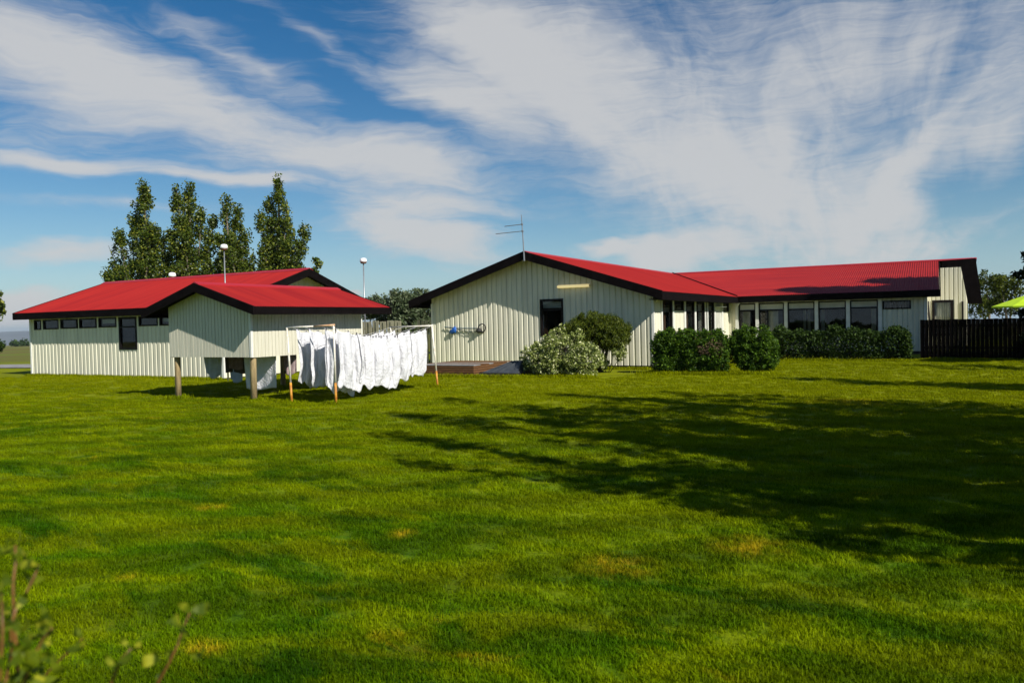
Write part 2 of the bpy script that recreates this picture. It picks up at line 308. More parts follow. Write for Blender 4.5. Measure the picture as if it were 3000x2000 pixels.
# ------------------------------------------------------------------ object helpers
ORI = {}
def thing(name, label, cat, loc, group=None):
    o = bpy.data.objects.new(name, None); COL.objects.link(o); o.location = loc; o.empty_display_size = .2
    o['label'] = label; o['category'] = cat
    if group: o['group'] = group
    ORI[o.name] = Vector(loc); return o
def link(name, me, m, parent=None, smooth=False, origin=None):
    o = bpy.data.objects.new(name, me); COL.objects.link(o)
    if m: me.materials.append(MATS[m])
    if parent is not None:
        o.parent = parent; ORI[o.name] = ORI[parent.name]
    else:
        ORI[o.name] = Vector(origin or (0, 0, 0)); o.location = ORI[o.name]
    if smooth: me.polygons.foreach_set('use_smooth', [True] * len(me.polygons))
    return o
def tag(o, label, cat, group=None):
    o['label'] = label; o['category'] = cat
    if group: o['group'] = group
    return o
class MB:
    def __init__(s): s.v = []; s.f = []
    def add(s, vs, fs):
        k = len(s.v); s.v += [tuple(p) for p in vs]; s.f += [tuple(i + k for i in f) for f in fs]; return s
    def box(s, x0, x1, y0, y1, z0, z1):
        x0, x1 = sorted((x0, x1)); y0, y1 = sorted((y0, y1))
        return s.add([(x0, y0, z0), (x1, y0, z0), (x1, y1, z0), (x0, y1, z0), (x0, y0, z1), (x1, y0, z1), (x1, y1, z1), (x0, y1, z1)],
                     [(0, 3, 2, 1), (4, 5, 6, 7), (0, 1, 5, 4), (1, 2, 6, 5), (2, 3, 7, 6), (3, 0, 4, 7)])
    def prism(s, poly, ext):
        n = len(poly); e = Vector(ext); a = [Vector(p) for p in poly]
        return s.add(a + [p + e for p in a], [tuple(range(n - 1, -1, -1)), tuple(range(n, 2 * n))] + [(i, (i + 1) % n, n + (i + 1) % n, n + i) for i in range(n)])
    def tube(s, pts, radii, n=8, cap=True):
        pts = [Vector(p) for p in pts]; k = len(pts); vs = []; fs = []
        if not hasattr(radii, '__len__'): radii = [radii] * k
        for i, p in enumerate(pts):
            d = (pts[min(i + 1, k - 1)] - pts[max(i - 1, 0)]).normalized()
            a = d.orthogonal().normalized() if i == 0 else (a - d * a.dot(d)).normalized()
            b = d.cross(a)
            for j in range(n):
                t = 2 * math.pi * j / n; vs.append(p + (a * math.cos(t) + b * math.sin(t)) * radii[i])
        for i in range(k - 1):
            for j in range(n):
                fs.append((i * n + j, i * n + (j + 1) % n, (i + 1) * n + (j + 1) % n, (i + 1) * n + j))
        if cap: fs += [tuple(range(n - 1, -1, -1)), tuple(range((k - 1) * n, k * n))]
        return s.add(vs, fs)
    def lathe(s, c, prof, n=16):
        c = Vector(c); vs = []; fs = []
        for r, z in prof:
            for j in range(n):
                t = 2 * math.pi * j / n; vs.append(c + Vector((r * math.cos(t), r * math.sin(t), z)))
        for i in range(len(prof) - 1):
            for j in range(n): fs.append((i * n + j, i * n + (j + 1) % n, (i + 1) * n + (j + 1) % n, (i + 1) * n + j))
        fs += [tuple(range(n - 1, -1, -1)), tuple(range((len(prof) - 1) * n, len(prof) * n))]
        return s.add(vs, fs)
    def build(s, name, m, parent=None, smooth=False, origin=None):
        o0 = ORI[parent.name] if parent is not None else Vector(origin or (0, 0, 0))
        me = bpy.data.meshes.new(name); me.from_pydata([tuple(Vector(p) - o0) for p in s.v], [], s.f); me.update()
        return link(name, me, m, parent, smooth, origin)
def np_quads(name, verts, m, parent=None, origin=None):
    """verts: (n,4,3) world quads -> one mesh"""
    o0 = np.array(ORI[parent.name] if parent is not None else (origin or (0, 0, 0)))
    n = len(verts); me = bpy.data.meshes.new(name)
    me.vertices.add(n * 4); me.vertices.foreach_set('co', (verts - o0).astype(np.float32).ravel())
    me.loops.add(n * 4); me.loops.foreach_set('vertex_index', np.arange(n * 4, dtype=np.int32))
    me.polygons.add(n); me.polygons.foreach_set('loop_start', np.arange(0, n * 4, 4, dtype=np.int32)); me.polygons.foreach_set('loop_total', np.full(n, 4, dtype=np.int32))
    me.update(calc_edges=True); me.validate()
    return link(name, me, m, parent, False, origin)

# ------------------------------------------------------------------ ground and far land
def gz(x, y):
    d = math.hypot(x, y); return -0.0125 * max(0.0, d - 52.0) if d > 52 else 0.0
BW = [(random.uniform(0, 6.28), 2 * math.pi / random.uniform(.55, 3.6), random.uniform(0, 6.28)) for _ in range(26)]
def bump(x, y):
    """gentle unevenness of the turf, in metres"""
    x = np.asarray(x, float); y = np.asarray(y, float); z = np.zeros_like(x)
    for a, k, p in BW: z += (.011 / k) * np.sin(k * (x * math.cos(a) + y * math.sin(a)) + p + .8 * np.sin(.5 * k * (x * math.sin(a) - y * math.cos(a))))
    r = np.hypot(x, y)
    flat = np.clip((21.2 - y) / 1.5, 0, 1) + np.clip((y - 21.2) / 1, 0, 1) * np.clip((x + 8) / 2, 0, 1) * np.clip((32 - y) / 2, 0, 1)
    flat = np.where((y > 17.2) & (x < -15), np.clip((18.4 - y) / 1.2, 0, 1), np.clip(flat, 0, 1))
    return z * flat * np.clip((r - 2) / 2, 0, 1) * np.clip((34 - r) / 4, 0, 1)
def make_ground():
    rs = [0, .6, 1.2] + list(np.arange(1.8, 34.2, .22)) + [36, 39, 42, 45, 48, 52, 56, 62, 66, 72, 80, 90, 105, 125, 150, 190, 250, 340, 480, 700, 1000, 1500, 2300, 3500, 5500, 9500]
    ts = np.concatenate([np.linspace(math.radians(55), math.radians(170), 380), np.linspace(math.radians(170), math.radians(415), 70)[1:-1]])
    n = len(ts); b = MB(); vs = []
    for r in rs:
        x, y = r * np.cos(ts), r * np.sin(ts); z = bump(x, y) if r < 34.3 else np.full(n, gz(r, 0))
        vs += list(zip(x.tolist(), y.tolist(), z.tolist()))
    fs = [(i * n + j, i * n + (j + 1) % n, (i + 1) * n + (j + 1) % n, (i + 1) * n + j) for i in range(len(rs) - 1) for j in range(n)]
    b.add(vs, fs); o = b.build('ground', 'lawn', smooth=True); o['kind'] = 'structure'
    return o
make_ground()
def lat(depth, px): return at(px, 1000, depth)
def strip(name, m, d0, d1, px0, px1, z, n=12):
    b = MB(); vs = []
    for i in range(n + 1):
        px = px0 + (px1 - px0) * i / n
        for d in (d0, d1):
            p = lat(d + .5 * math.sin(i * 1.3), px); vs.append((p.x, p.y, gz(p.x, p.y) + z))
    b.add(vs, [(2 * i, 2 * i + 2, 2 * i + 3, 2 * i + 1) for i in range(n)])
    o = b.build(name, m); o['kind'] = 'structure'; return o
strip('gravel_road', 'gravel', 39.2, 43.6, -1500, 300, .035, 20)
def mountains():
    b = MB(); vs = []; n = 80; D = 7000
    for i in range(n + 1):
        px = -4200 + 5200 * i / n; p = lat(D, px); q = lat(D + 900, px)
        h = 26 + 10 * math.sin(i * .55 + .8) + 6 * math.sin(i * 1.37) + 2.5 * math.sin(i * 3.1)
        vs += [(p.x, p.y, -110), ((p.x + q.x) / 2, (p.y + q.y) / 2, h * .35 - 25), (q.x, q.y, h)]
        r = lat(D + 2500, px); vs.append((r.x, r.y, -160))
    b.add(vs, [(4 * i + k, 4 * i + 4 + k, 4 * i + 5 + k, 4 * i + 1 + k) for i in range(n) for k in range(3)])
    o = b.build('mountain', 'mountain', smooth=True); o['kind'] = 'structure'
mountains()
hz_m = bpy.data.materials.new('haze'); hz_m.use_nodes = True; hz_m.node_tree.nodes.clear()
hv = nd('ShaderNodeVolumePrincipled', hz_m.node_tree); hv.inputs['Density'].default_value = 9e-5; hv.inputs['Color'].default_value = (.72, .82, .95, 1); hv.inputs['Anisotropy'].default_value = .2
ho = nd('ShaderNodeOutputMaterial', hz_m.node_tree); hz_m.node_tree.links.new(hv.outputs[0], ho.inputs['Volume']); MATS['haze'] = hz_m
hb = MB().box(-11000, 11000, -11000, 11000, -220, 62).build('haze', 'haze'); hb['kind'] = 'stuff'
# ------------------------------------------------------------------ cladding, windows, roofs
METAL = [(0, 0), (.60, 0), (.70, -.028), (.86, -.028), (1, 0)]
BOARD = [(0, 0), (.84, 0), (.87, -.014), (.97, -.014), (1, 0)]
def mapper(axis, fixed):
    if axis == 'x': return lambda u, d, z: (u, fixed - d, z)       # wall facing -Y
    if axis == 'X': return lambda u, d, z: (u, fixed + d, z)       # wall facing +Y
    if axis == 'y': return lambda u, d, z: (fixed + d, u, z)       # wall facing +X
    return lambda u, d, z: (fixed - d, u, z)                       # wall facing -X
def prof_at(prof, t):
    for (a, da), (b, db) in zip(prof, prof[1:]):
        if a <= t <= b: return da + (db - da) * (t - a) / max(1e-9, b - a)
    return 0
def clad(parent, axis, fixed, u0, u1, zb, zt, pitch, prof, m, holes=(), breaks=(), name='wall', rows=True):
    P = mapper(axis, fixed)
    cuts = sorted({u0, u1, *[h[0] for h in holes], *[h[1] for h in holes], *breaks})
    cuts = [c for c in cuts if u0 <= c <= u1]
    lin = MB()
    def spans(a, b):
        mid = (a + b) / 2; hs = sorted([(h[2], h[3]) for h in holes if h[0] < mid < h[1]])
        out = []; lo = None
        for h0, h1 in hs + [(None, None)]:
            out.append((lo, h0)); lo = h1
        return out
    for a, b in zip(cuts, cuts[1:]):
        for lo, hi in spans(a, b):
            la = lambda u: zb if lo is None else lo
            ha = lambda u: zt(u) if hi is None else hi
            if ha((a + b) / 2) - la(a) < .03: continue
            lin.prism([P(a, -.045, la(a)), P(b, -.045, la(b)), P(b, -.045, ha(b) - .01), P(a, -.045, ha(a) - .01)], Vector(P(0, -.03, 0)) - Vector(P(0, 0, 0)))
    wall = lin.build(name, 'inner_wall', parent)
    k0 = 0; n = int(math.ceil((u1 - u0) / pitch - 1e-6)); edges = [u0 + i * pitch for i in range(n)] + [u1]
    for i in range(n):
        s0, s1 = edges[i], edges[i + 1]
        sub = sorted({s0, s1, *[c for c in cuts if s0 < c < s1]})
        for a, b in zip(sub, sub[1:]):
            if b - a < .012: continue
            for lo, hi in spans(a, b):
                z0 = zb if lo is None else lo
                if (zt((a + b) / 2) if hi is None else hi) - z0 < .03: continue
                us = sorted({a, b, *[s0 + t * pitch for t, _ in prof if a < s0 + t * pitch < b]})
                jit = random.uniform(-.002, .002)
                bot = [P(u, prof_at(prof, (u - s0) / pitch) + jit, z0) for u in us]
                top = [P(u, prof_at(prof, (u - s0) / pitch) + jit, zt(u) if hi is None else hi) for u in us]
                mb = MB(); nn = len(us)
                mb.add(bot + top, [(j, j + 1, nn + j + 1, nn + j) if axis in 'xY' else (j + 1, j, nn + j, nn + j + 1) for j in range(nn - 1)])
                mb.build('cladding_board', m, wall)
    return wall
def window(parent, axis, fixed, u0, u1, z0, z1, fw=.06, transoms=(), mullions=(), m='black_frame', proud=.02, name='window', pane=True, blind=None, curtain=None, cm='curtain', top_panel=False):
    P = mapper(axis, fixed); b = MB()
    def bar(a0, a1, c0, c1, d0=-.06, d1=proud):
        b.prism([P(a0, d1, c0), P(a1, d1, c0), P(a1, d1, c1), P(a0, d1, c1)], Vector(P(0, d0, 0)) - Vector(P(0, d1, 0)))
    bar(u0, u1, z1 - fw, z1); bar(u0, u1, z0, z0 + fw); bar(u0, u0 + fw, z0 + fw, z1 - fw); bar(u1 - fw, u1, z0 + fw, z1 - fw)
    us = [u0 + fw, *mullions, u1 - fw]; zs = [z0 + fw, *transoms, z1 - fw]
    for t in transoms: bar(u0 + fw, u1 - fw, t - .03, t + .03, -.055, proud - .004)
    for t in mullions: bar(t - .025, t + .025, z0 + fw, z1 - fw, -.05, proud - .007)
    w = b.build(name, m, parent)
    if pane:
        for a, c in zip(us, us[1:]):
            for e, f in zip(zs, zs[1:]):
                if top_panel and e == zs[-2]:
                    q = MB(); q.prism([P(a - .01, -.015, e + .02), P(c + .01, -.015, e + .02), P(c + .01, -.015, f + .01), P(a - .01, -.015, f + .01)], Vector(P(0, -.02, 0)) - Vector(P(0, 0, 0))); q.build('top_panel', 'blind', w); continue
                q = MB(); q.prism([P(a - .01, -.03, e - .01), P(c + .01, -.03, e - .01), P(c + .01, -.03, f + .01), P(a - .01, -.03, f + .01)], Vector(P(0, -.006, 0)) - Vector(P(0, 0, 0)))
                q.build('pane', 'glass', w)
    if blind:
        q = MB(); q.prism([P(u0 + fw, -.12, blind[0]), P(u1 - fw, -.12, blind[0]), P(u1 - fw, -.12, blind[1]), P(u0 + fw, -.12, blind[1])], Vector(P(0, -.01, 0)) - Vector(P(0, 0, 0)))
        q.build('blind', 'blind', w)
    for cu0, cu1 in (curtain or ()):
        n = 24; vs = []; 
        for i in range(n + 1):
            u = cu0 + (cu1 - cu0) * i / n; d = -.13 + .035 * math.sin(i * 2.1)
            vs += [P(u, d, z0 + .02), P(u, d, (transoms[0] if transoms else z1) - .04)]
        MB().add(vs, [(2 * i, 2 * i + 2, 2 * i + 3, 2 * i + 1) for i in range(n)]).build('curtain', cm, w)
    return w
def roof_slope(parent, samples, lo, hi, amp=.012, pitch=.095, name='roof_sheet', m=None, soffit=True):
    """samples=(t0,t1); lo(t), hi(t) -> eave and ridge points; corrugated sheet with a boarded underside"""
    t0, t1 = samples; m = m or ('red_roof' if abs(Vector(lo(t0)).y - Vector(lo(t0 + .1)).y) < .01 else 'red_roof_cross'); n = int(abs(t1 - t0) / pitch * 4); vs = []
    tm = (t0 + t1) / 2
    nrm_ = (Vector(lo(tm + .01)) - Vector(lo(tm))).cross(Vector(hi(tm)) - Vector(lo(tm))).normalized()
    if nrm_.z < 0: nrm_ = -nrm_
    for i in range(n + 1):
        t = t0 + (t1 - t0) * i / n; off = nrm_ * (amp * math.cos(i * math.pi / 2))
        vs += [Vector(lo(t)) + off, Vector(hi(t)) + off]
    b = MB().add(vs, [(2 * i, 2 * i + 2, 2 * i + 3, 2 * i + 1) for i in range(n)])
    r = b.build(name, m, parent)
    if soffit:
        k = 40; vs = []
        for i in range(k + 1):
            t = t0 + (t1 - t0) * i / k
            for q in (lo(t), hi(t)):
                vs.append(Vector(q) - nrm_ * .05); vs.append(Vector(q) - nrm_ * .09)
        fs = []
        for i in range(k):
            a = 4 * i; c = a + 4
            fs += [(a, a + 2, c + 2, c), (a + 1, c + 1, c + 3, a + 3), (a, c, c + 1, a + 1), (a + 2, a + 3, c + 3, c + 2)]
        fs += [(0, 1, 3, 2), (4 * k, 4 * k + 2, 4 * k + 3, 4 * k + 1)]
        MB().add(vs, fs).build('soffit', 'black_board', r)
    return r
def ridge_cap(parent, p0, p1, side, drop, w=.2):
    p0, p1, s = Vector(p0), Vector(p1), Vector(side)
    a = s * w - Vector((0, 0, drop * w)); c = -s * w - Vector((0, 0, drop * w)); up = Vector((0, 0, .03))
    b = MB().add([p0 + a + up, p0 + up * 1.6, p0 + c + up, p1 + a + up, p1 + up * 1.6, p1 + c + up, p0 + a, p0 + c, p1 + a, p1 + c],
                 [(0, 3, 4, 1), (1, 4, 5, 2), (0, 6, 8, 3), (2, 5, 9, 7), (0, 1, 2, 7, 6), (3, 8, 9, 5, 4)])
    return b.build('ridge_cap', 'red_ridge', parent)

# ================================================================== LEFT HOUSE
LX0, LX1, LY0, LY1 = -32.85, -21.55, 18.9, 26.3
EZ, RZL, RYL = 2.57, 3.95, 22.6
lh = thing('house', 'long low cream house with small dark windows under its eaves behind the raised shelter', 'house', (-27.2, 22.6, 0), 'cream metal-clad houses with red roofs')
def lroof(y): return EZ - .08 + (RZL - EZ) * (1 - abs(y - RYL) / 4.0)
wins = [(-32.54, -32.06, 1.87, 2.27), (-31.92, -30.88, 1.88, 2.27), (-30.75, -29.66, 1.89, 2.27), (-29.53, -28.46, 1.89, 2.27), (-28.32, -27.25, 1.90, 2.27),
        (-27.11, -26.08, 1.05, 2.27), (-25.95, -24.89, 1.91, 2.27), (-24.79, -23.75, 1.91, 2.27)]
clad(lh, 'x', LY0, LX0, LX1, .05, lambda u: 2.36, .232, METAL, 'cream_metal', wins)
for w in wins:
    tall = w[2] < 1.5
    window(lh, 'x', LY0, *w, fw=.05 if not tall else .08, transoms=(1.9,) if tall else (), blind=(w[3] - .22, w[3] - .06) if w[0] in (-28.32, -24.79) else None)
clad(lh, 'y', LX1, LY0, LY1, .05, lroof, .25, METAL, 'cream_metal', breaks=(RYL,))
clad(lh, 'Y', LX0, LY0, LY1, .05, lroof, .5, METAL, 'cream_metal', breaks=(RYL,))
clad(lh, 'X', LY1, LX0, LX1, .05, lambda u: 2.36, .6, METAL, 'cream_metal')
MB().box(LX0 - .0, LX0 + .09, LY0 - .03, LY0 + .06, .05, 2.34).build('corner_trim', 'white_trim', lh)
MB().box(LX1 - .07, LX1 + .03, LY0 - .03, LY0 + .06, .05, 2.34).build('corner_trim', 'white_trim', lh)
MB().box(LX1 - .07, LX1 + .03, LY1 - .06, LY1 + .03, .05, 2.34).build('corner_trim', 'white_trim', lh)
MB().box(LX0 + .08, LX1 - .08, LY0 + .08, LY1 - .08, 2.3, 2.34).box(LX0 + .1, LX1 - .1, 21.5, 21.6, .05, 2.3).build('ceiling', 'inner_wall', lh)
MB().box(LX0 + .03, LX1 - .03, LY0 + .03, LY1 - .03, -.1, .05).build('plinth', 'plinth', lh)
RX0, RX1 = -33.3, -20.95
roof_slope(lh, (RX0, RX1), lambda t: (t, 18.51, EZ), lambda t: (t, RYL, RZL))
roof_slope(lh, (RX0, RX1), lambda t: (t, 26.62, EZ), lambda t: (t, RYL, RZL))
ridge_cap(lh, (RX0, RYL, RZL), (RX1, RYL, RZL), (0, 1, 0), .345)
MB().box(RX0 + .03, RX1 - .03, 18.48, 18.52, EZ - .27, EZ - .02).build('fascia_board', 'black_board', lh)
MB().box(RX0 + .03, RX1 - .03, 26.61, 26.65, EZ - .27, EZ - .02).build('fascia_board', 'black_board', lh)
MB().box(RX0, RX1, 18.52, 18.95, EZ - .26, EZ - .235).build('eave_soffit', 'black_board', lh)
for x in (RX0, RX1 - .04):
    for y0 in (18.47, 26.66):
        MB().prism([(x, y0, EZ - .27), (x, y0, EZ + .01), (x, RYL, RZL + .02), (x, RYL, RZL - .27)], (.04, 0, 0)).build('verge_board', 'black_board', lh)

# ================================================================== LAUNDRY SHELTER on posts
an = thing('laundry_shelter', 'small cream boarded shelter raised on wooden posts with washing underneath', 'shelter', (-15.65, 15.5, 0))
AX0, AX1, AY0, AY1, ARX, ARZ, AEZ = -17.1, -14.22, 13.3, 17.35, -15.70, 2.85, 2.25
def aroof(x): return AEZ - .1 + (ARZ - AEZ) * (1 - abs(x - ARX) / 1.93)
clad(an, 'x', AY0, AX0, AX1, 1.06, aroof, .112, BOARD, 'cream_board', breaks=(ARX,))
clad(an, 'y', AX1, AY0, AY1, 1.05, lambda u: 2.12, .112, BOARD, 'cream_board')
clad(an, 'Y', AX0, AY0, AY1, 1.05, lambda u: 2.12, .224, BOARD, 'cream_board')
MB().box(AX1 - .05, AX1 + .012, AY0 - .012, AY0 + .05, 1.055, 2.1).build('corner_trim', 'white_trim', an)
for (x, y, r) in ((-16.98, 13.42, .075), (-14.33, 13.44, .075), (-16.72, 16.8, .07), (-14.36, 17.25, .07)):
    MB().tube([(x, y, -.15), (x + .01, y, 1.0), (x, y, 2.1)], [r * 1.03, r, r * .95], 14).build('post', 'post_wood', an, smooth=True)
roof_slope(an, (12.96, 18.1), lambda t: (-13.77, t, AEZ), lambda t: (ARX, t, ARZ), amp=.007, pitch=.08)
roof_slope(an, (12.96, 18.1), lambda t: (-17.63, t, AEZ), lambda t: (ARX, t, ARZ), amp=.007, pitch=.08)
ridge_cap(an, (ARX, 12.96, ARZ), (ARX, 18.1, ARZ), (1, 0, 0), .32, .13)
MB().box(-13.78, -13.74, 12.97, 18.09, AEZ - .19, AEZ - .01).build('fascia_board', 'black_board', an)
MB().box(-17.66, -17.62, 12.97, 18.09, AEZ - .19, AEZ - .01).build('fascia_board', 'black_board', an)
for y in (12.93, 18.09):
    for x0 in (-13.73, -17.67):
        MB().prism([(x0, y, AEZ - .2), (x0, y, AEZ + .005), (ARX, y, ARZ + .015), (ARX, y, ARZ - .2)], (0, .04, 0)).build('verge_board', 'black_board', an)
for y in (14.2, 15.1, 16.0):
    MB().tube([(AX0 + .05, y, 1.62), ((AX0 + AX1) / 2, y, 1.57), (AX1 - .05, y, 1.62)], .006, 5).build('drying_line', 'rope', an)

# ================================================================== RIGHT HOUSE (gable wing and long wing)
GX0, GX1, GY = -17.78, -8.57, 26.1
ARX2, AZ2, AE2 = -13.255, 4.31, 2.68
rh = thing('house', 'cream house with antenna on its wide black-edged gable and a glazed wing on the right', 'house', (-9, 36, 0), 'cream metal-clad houses with red roofs')
sl = (AZ2 - AE2) / 5.175
def groof(x): return AZ2 - .1 - sl * abs(x - ARX2)
gw = [(-12.93, -11.98, 1.2, 2.57)]
clad(rh, 'x', GY, GX0, GX1, .13, groof, .2195, METAL, 'cream_metal', gw, breaks=(ARX2,))
window(rh, 'x', GY, *gw[0], fw=.075, transoms=(2.17,), blind=(2.24, 2.47), curtain=[(-12.84, -12.70)], cm='curtain_brown')
MB().box(GX0 + .02, GX1 - .02, GY + .04, 50.9, -.1, .13).build('plinth', 'plinth', rh)
clad(rh, 'Y', GX0, GY, 50.9, .13, lambda u: 2.45, .8, METAL, 'cream_metal')
MB().box(GX1 - .06, GX1 + .03, GY - .03, GY + .06, .13, 2.42).build('corner_trim', 'white_trim', rh)
MB().box(GX0 - .02, GX0 + .06, GY - .03, GY + .06, .13, 2.55).build('corner_trim', 'white_trim', rh)
# side wall of the gable wing: posts, full-height windows, boarded panels under top lights, a pale door
side_h = [(27.05, 28.28, .2, 2.42), (28.44, 29.79, 2.04, 2.42), (30.0, 31.28, .2, 2.42), (31.51, 32.87, .2, 2.42), (33.05, 33.25, .2, 2.42), (33.4, 34.49, .2, 2.42), (34.69, 35.84, .13, 2.2), (36.09, 37.3, 2.0, 2.42)]
clad(rh, 'y', GX1, GY, 37.35, .13, lambda u: 2.45, .17, METAL, 'cream_metal', side_h)
for i, h in enumerate(side_h):
    if i == 6: continue
    window(rh, 'y', GX1, *h, fw=.05, transoms=(2.0,) if i in (2, 3, 5) else (), curtain=[(h[0] + .3, h[0] + .8)] if i in (0, 2) else None, cm='curtain_brown')
d_ = MB().box(GX1 - .05, GX1 - .005, 34.69, 35.84, .13, 2.2).build('door', 'white_trim', rh)
MB().box(GX1 - .005, GX1 + .012, 34.85, 35.68, 1.2, 2.0).build('door_panel', 'blind', d_)
MB().tube([(GX1 - .005, 35.72, 1.05), (GX1 + .05, 35.72, 1.05), (GX1 + .05, 35.6, 1.05)], .012, 6).build('handle', 'galv', d_)
MB().box(GX1 + .0, GX1 + .3, 34.75, 35.7, 2.2, 2.23).build('door_canopy', 'white_trim', rh)
for y0, y1 in ((26.92, 27.05), (28.28, 28.44), (29.79, 30.0), (31.28, 31.51), (32.87, 33.05), (33.25, 33.4), (34.49, 34.69), (35.84, 36.09)):
    MB().box(GX1 - .02, GX1 + .045, y0 + .01, y1 - .01, .14, 2.44).build('wall_post', 'white_trim', rh)
# long wing front wall
BY, BX1 = 37.35, -.32
bw = [(-8.1, -7.34), (-7.19, -6.07), (-5.91, -4.76), (-4.6, -3.46), (-3.29, -2.18)]
bh = [(a, b, .8, 2.36) for a, b in bw] + [(-2.0, -.91, 1.93, 2.30)]
clad(rh, 'x', BY, GX1, BX1, .13, lambda u: 2.45, .2, METAL, 'cream_metal', bh)
curt = [[(-7.95, -7.6)], [(-6.78, -6.35)], [(-5.26, -5.16), (-5.08, -4.96)], [(-4.5, -4.36)], [(-2.45, -2.27)]]
for (a, b), cu_ in zip(bw, curt):
    window(rh, 'x', BY, a, b, .8, 2.36, fw=.05, transoms=(2.03,), curtain=cu_, top_panel=True)
window(rh, 'x', BY, -2.0, -.91, 1.93, 2.30, fw=.06, curtain=[(-1.9, -1.05)], cm='curtain_brown')
for x0, x1 in ((-8.26, -8.12), (-7.34, -7.19), (-6.07, -5.91), (-4.76, -4.6), (-3.46, -3.29), (-2.18, -2.02)):
    MB().box(x0 + .005, x1 - .005, BY - .07, BY + .02, .14, 2.44).build('wall_post', 'white_trim', rh)
MB().box(BX1 - .1, BX1 + .03, BY - .035, BY + .05, .13, 2.44).build('corner_trim', 'white_trim', rh)
MB().box(-8.6, BX1 - .02, BY + .04, 50.9, -.1, .13).build('plinth', 'plinth', rh)
# rooms behind the glass
MB().box(-13.0, BX1, 41.5, 41.6, .13, 2.6).box(-13.0, -12.9, GY + .1, 41.5, .13, 2.6).build('inner_wall', 'inner_wall', rh)
MB().box(GX0 + .1, BX1 - .1, 38.0, 50.8, 2.5, 2.55).box(GX0 + .1, GX1 - .1, GY + .1, 38.0, 2.5, 2.55).build('ceiling', 'inner_wall', rh)
# recessed end wall beyond the front slope, under the ridge
NY = 43.4
nh = [(-.14, .77, .6, 2.34)]
clad(rh, 'y', BX1, BY, NY, .13, lambda u: 2.45 + (u - BY) * .234, .4, METAL, 'cream_metal')
clad(rh, 'x', NY, BX1, 1.38, .13, lambda u: 3.9 if u < 1.1 else 3.9 - (u - 1.1) * 6.2, .19, METAL, 'cream_metal', nh, breaks=(1.1,))
window(rh, 'x', NY, *nh[0], fw=.12, curtain=[(.05, .65)])
MB().box(1.12, 1.18, NY - .05, NY + .01, 1.0, 2.25).build('downpipe', 'black_frame', rh)
MB().tube([(-.32, NY - .06, 2.3), (-.27, NY - .08, 1.6), (-.24, NY - .06, 1.2)], .045, 8).build('downpipe', 'black_frame', rh)
MB().box(1.30, 1.36, NY + .4, 50.0, .13, 2.4).box(-.3, 1.3, 49.9, 50.0, .13, 2.6).build('end_wall', 'cream_metal', rh)
MB().prism([(.30, NY + .1, 4.25), (1.72, NY + .1, 4.30), (1.98, NY + .1, 2.12), (1.36, NY + .1, 2.14), (1.10, NY + .1, 3.86), (.30, NY + .1, 3.92)], (0, .25, 0)).build('verge_panel', 'black_board', rh)
# roofs
BYR, BEZ = 44.0, 2.70; AEX = -8.08
roof_slope(rh, (25.54, 43.9), lambda t: (AEX, t, AE2) if t <= 37 else (AEX - 5.175 * (t - 37) / 7, t, AE2 + (AZ2 - AE2) * (t - 37) / 7), lambda t: (ARX2, t, AZ2))
roof_slope(rh, (25.54, 44.0), lambda t: (-18.43, t, AE2), lambda t: (ARX2, t, AZ2))
roof_slope(rh, (-13.2, .16), lambda t: (t, 37.0, BEZ) if t >= AEX else (t, 37 + 7 * (AEX - t) / 5.175, BEZ + (AZ2 - BEZ) * (AEX - t) / 5.175), lambda t: (t, BYR, AZ2))
roof_slope(rh, (-18.4, 1.78), lambda t: (t, 51.0, BEZ), lambda t: (t, BYR, AZ2))
MB().tube([(AEX - .02, 37.0, 2.735), (ARX2, BYR, 4.375)], .028, 6).build('valley_flashing', 'black_board', rh)
ridge_cap(rh, (ARX2, 25.54, AZ2), (ARX2, 44.0, AZ2), (1, 0, 0), sl, .16)
ridge_cap(rh, (ARX2, BYR, AZ2), (1.78, BYR, AZ2), (0, 1, 0), .234, .2)
MB().box(AEX - .005, AEX + .04, 25.54, 36.98, AE2 - .29, AE2 - .015).build('fascia_board', 'black_board', rh)
MB().box(AEX - .45, AEX - .01, 25.54, 36.98, AE2 - .28, AE2 - .255).build('eave_soffit', 'black_board', rh)
MB().box(AEX + .05, .17, 36.95, 36.99, BEZ - .30, BEZ - .015).build('fascia_board', 'black_board', rh)
MB().box(AEX, .16, 37.0, 37.36, BEZ - .29, BEZ - .265).build('eave_soffit', 'black_board', rh)
MB().box(-18.48, -18.44, 25.54, 50.9, AE2 - .28, AE2 - .01).build('fascia_board', 'black_board', rh)
for x0 in (-8.04, -18.47):
    MB().prism([(x0, 25.48, AE2 - .29), (x0, 25.48, AE2 + .015), (ARX2, 25.48, AZ2 + .025), (ARX2, 25.48, AZ2 - .29)], (0, .05, 0)).build('verge_board', 'black_board', rh)
MB().prism([(.17, 36.95, BEZ - .30), (.17, 36.95, BEZ + .01), (.17, 43.8, AZ2 - .03), (.17, 43.8, AZ2 - .3)], (.04, 0, 0)).build('verge_board', 'black_board', rh)
for a in ([(-8.6, 26.3, 2.3), (-8.45, 26.25, 2.42), (-8.2, 26.2, 2.45)], [(-8.1, 37.1, 2.25), (-8.0, 37.0, 2.4)]):
    MB().tube(a, .025, 6).build('downpipe', 'white_trim', rh)
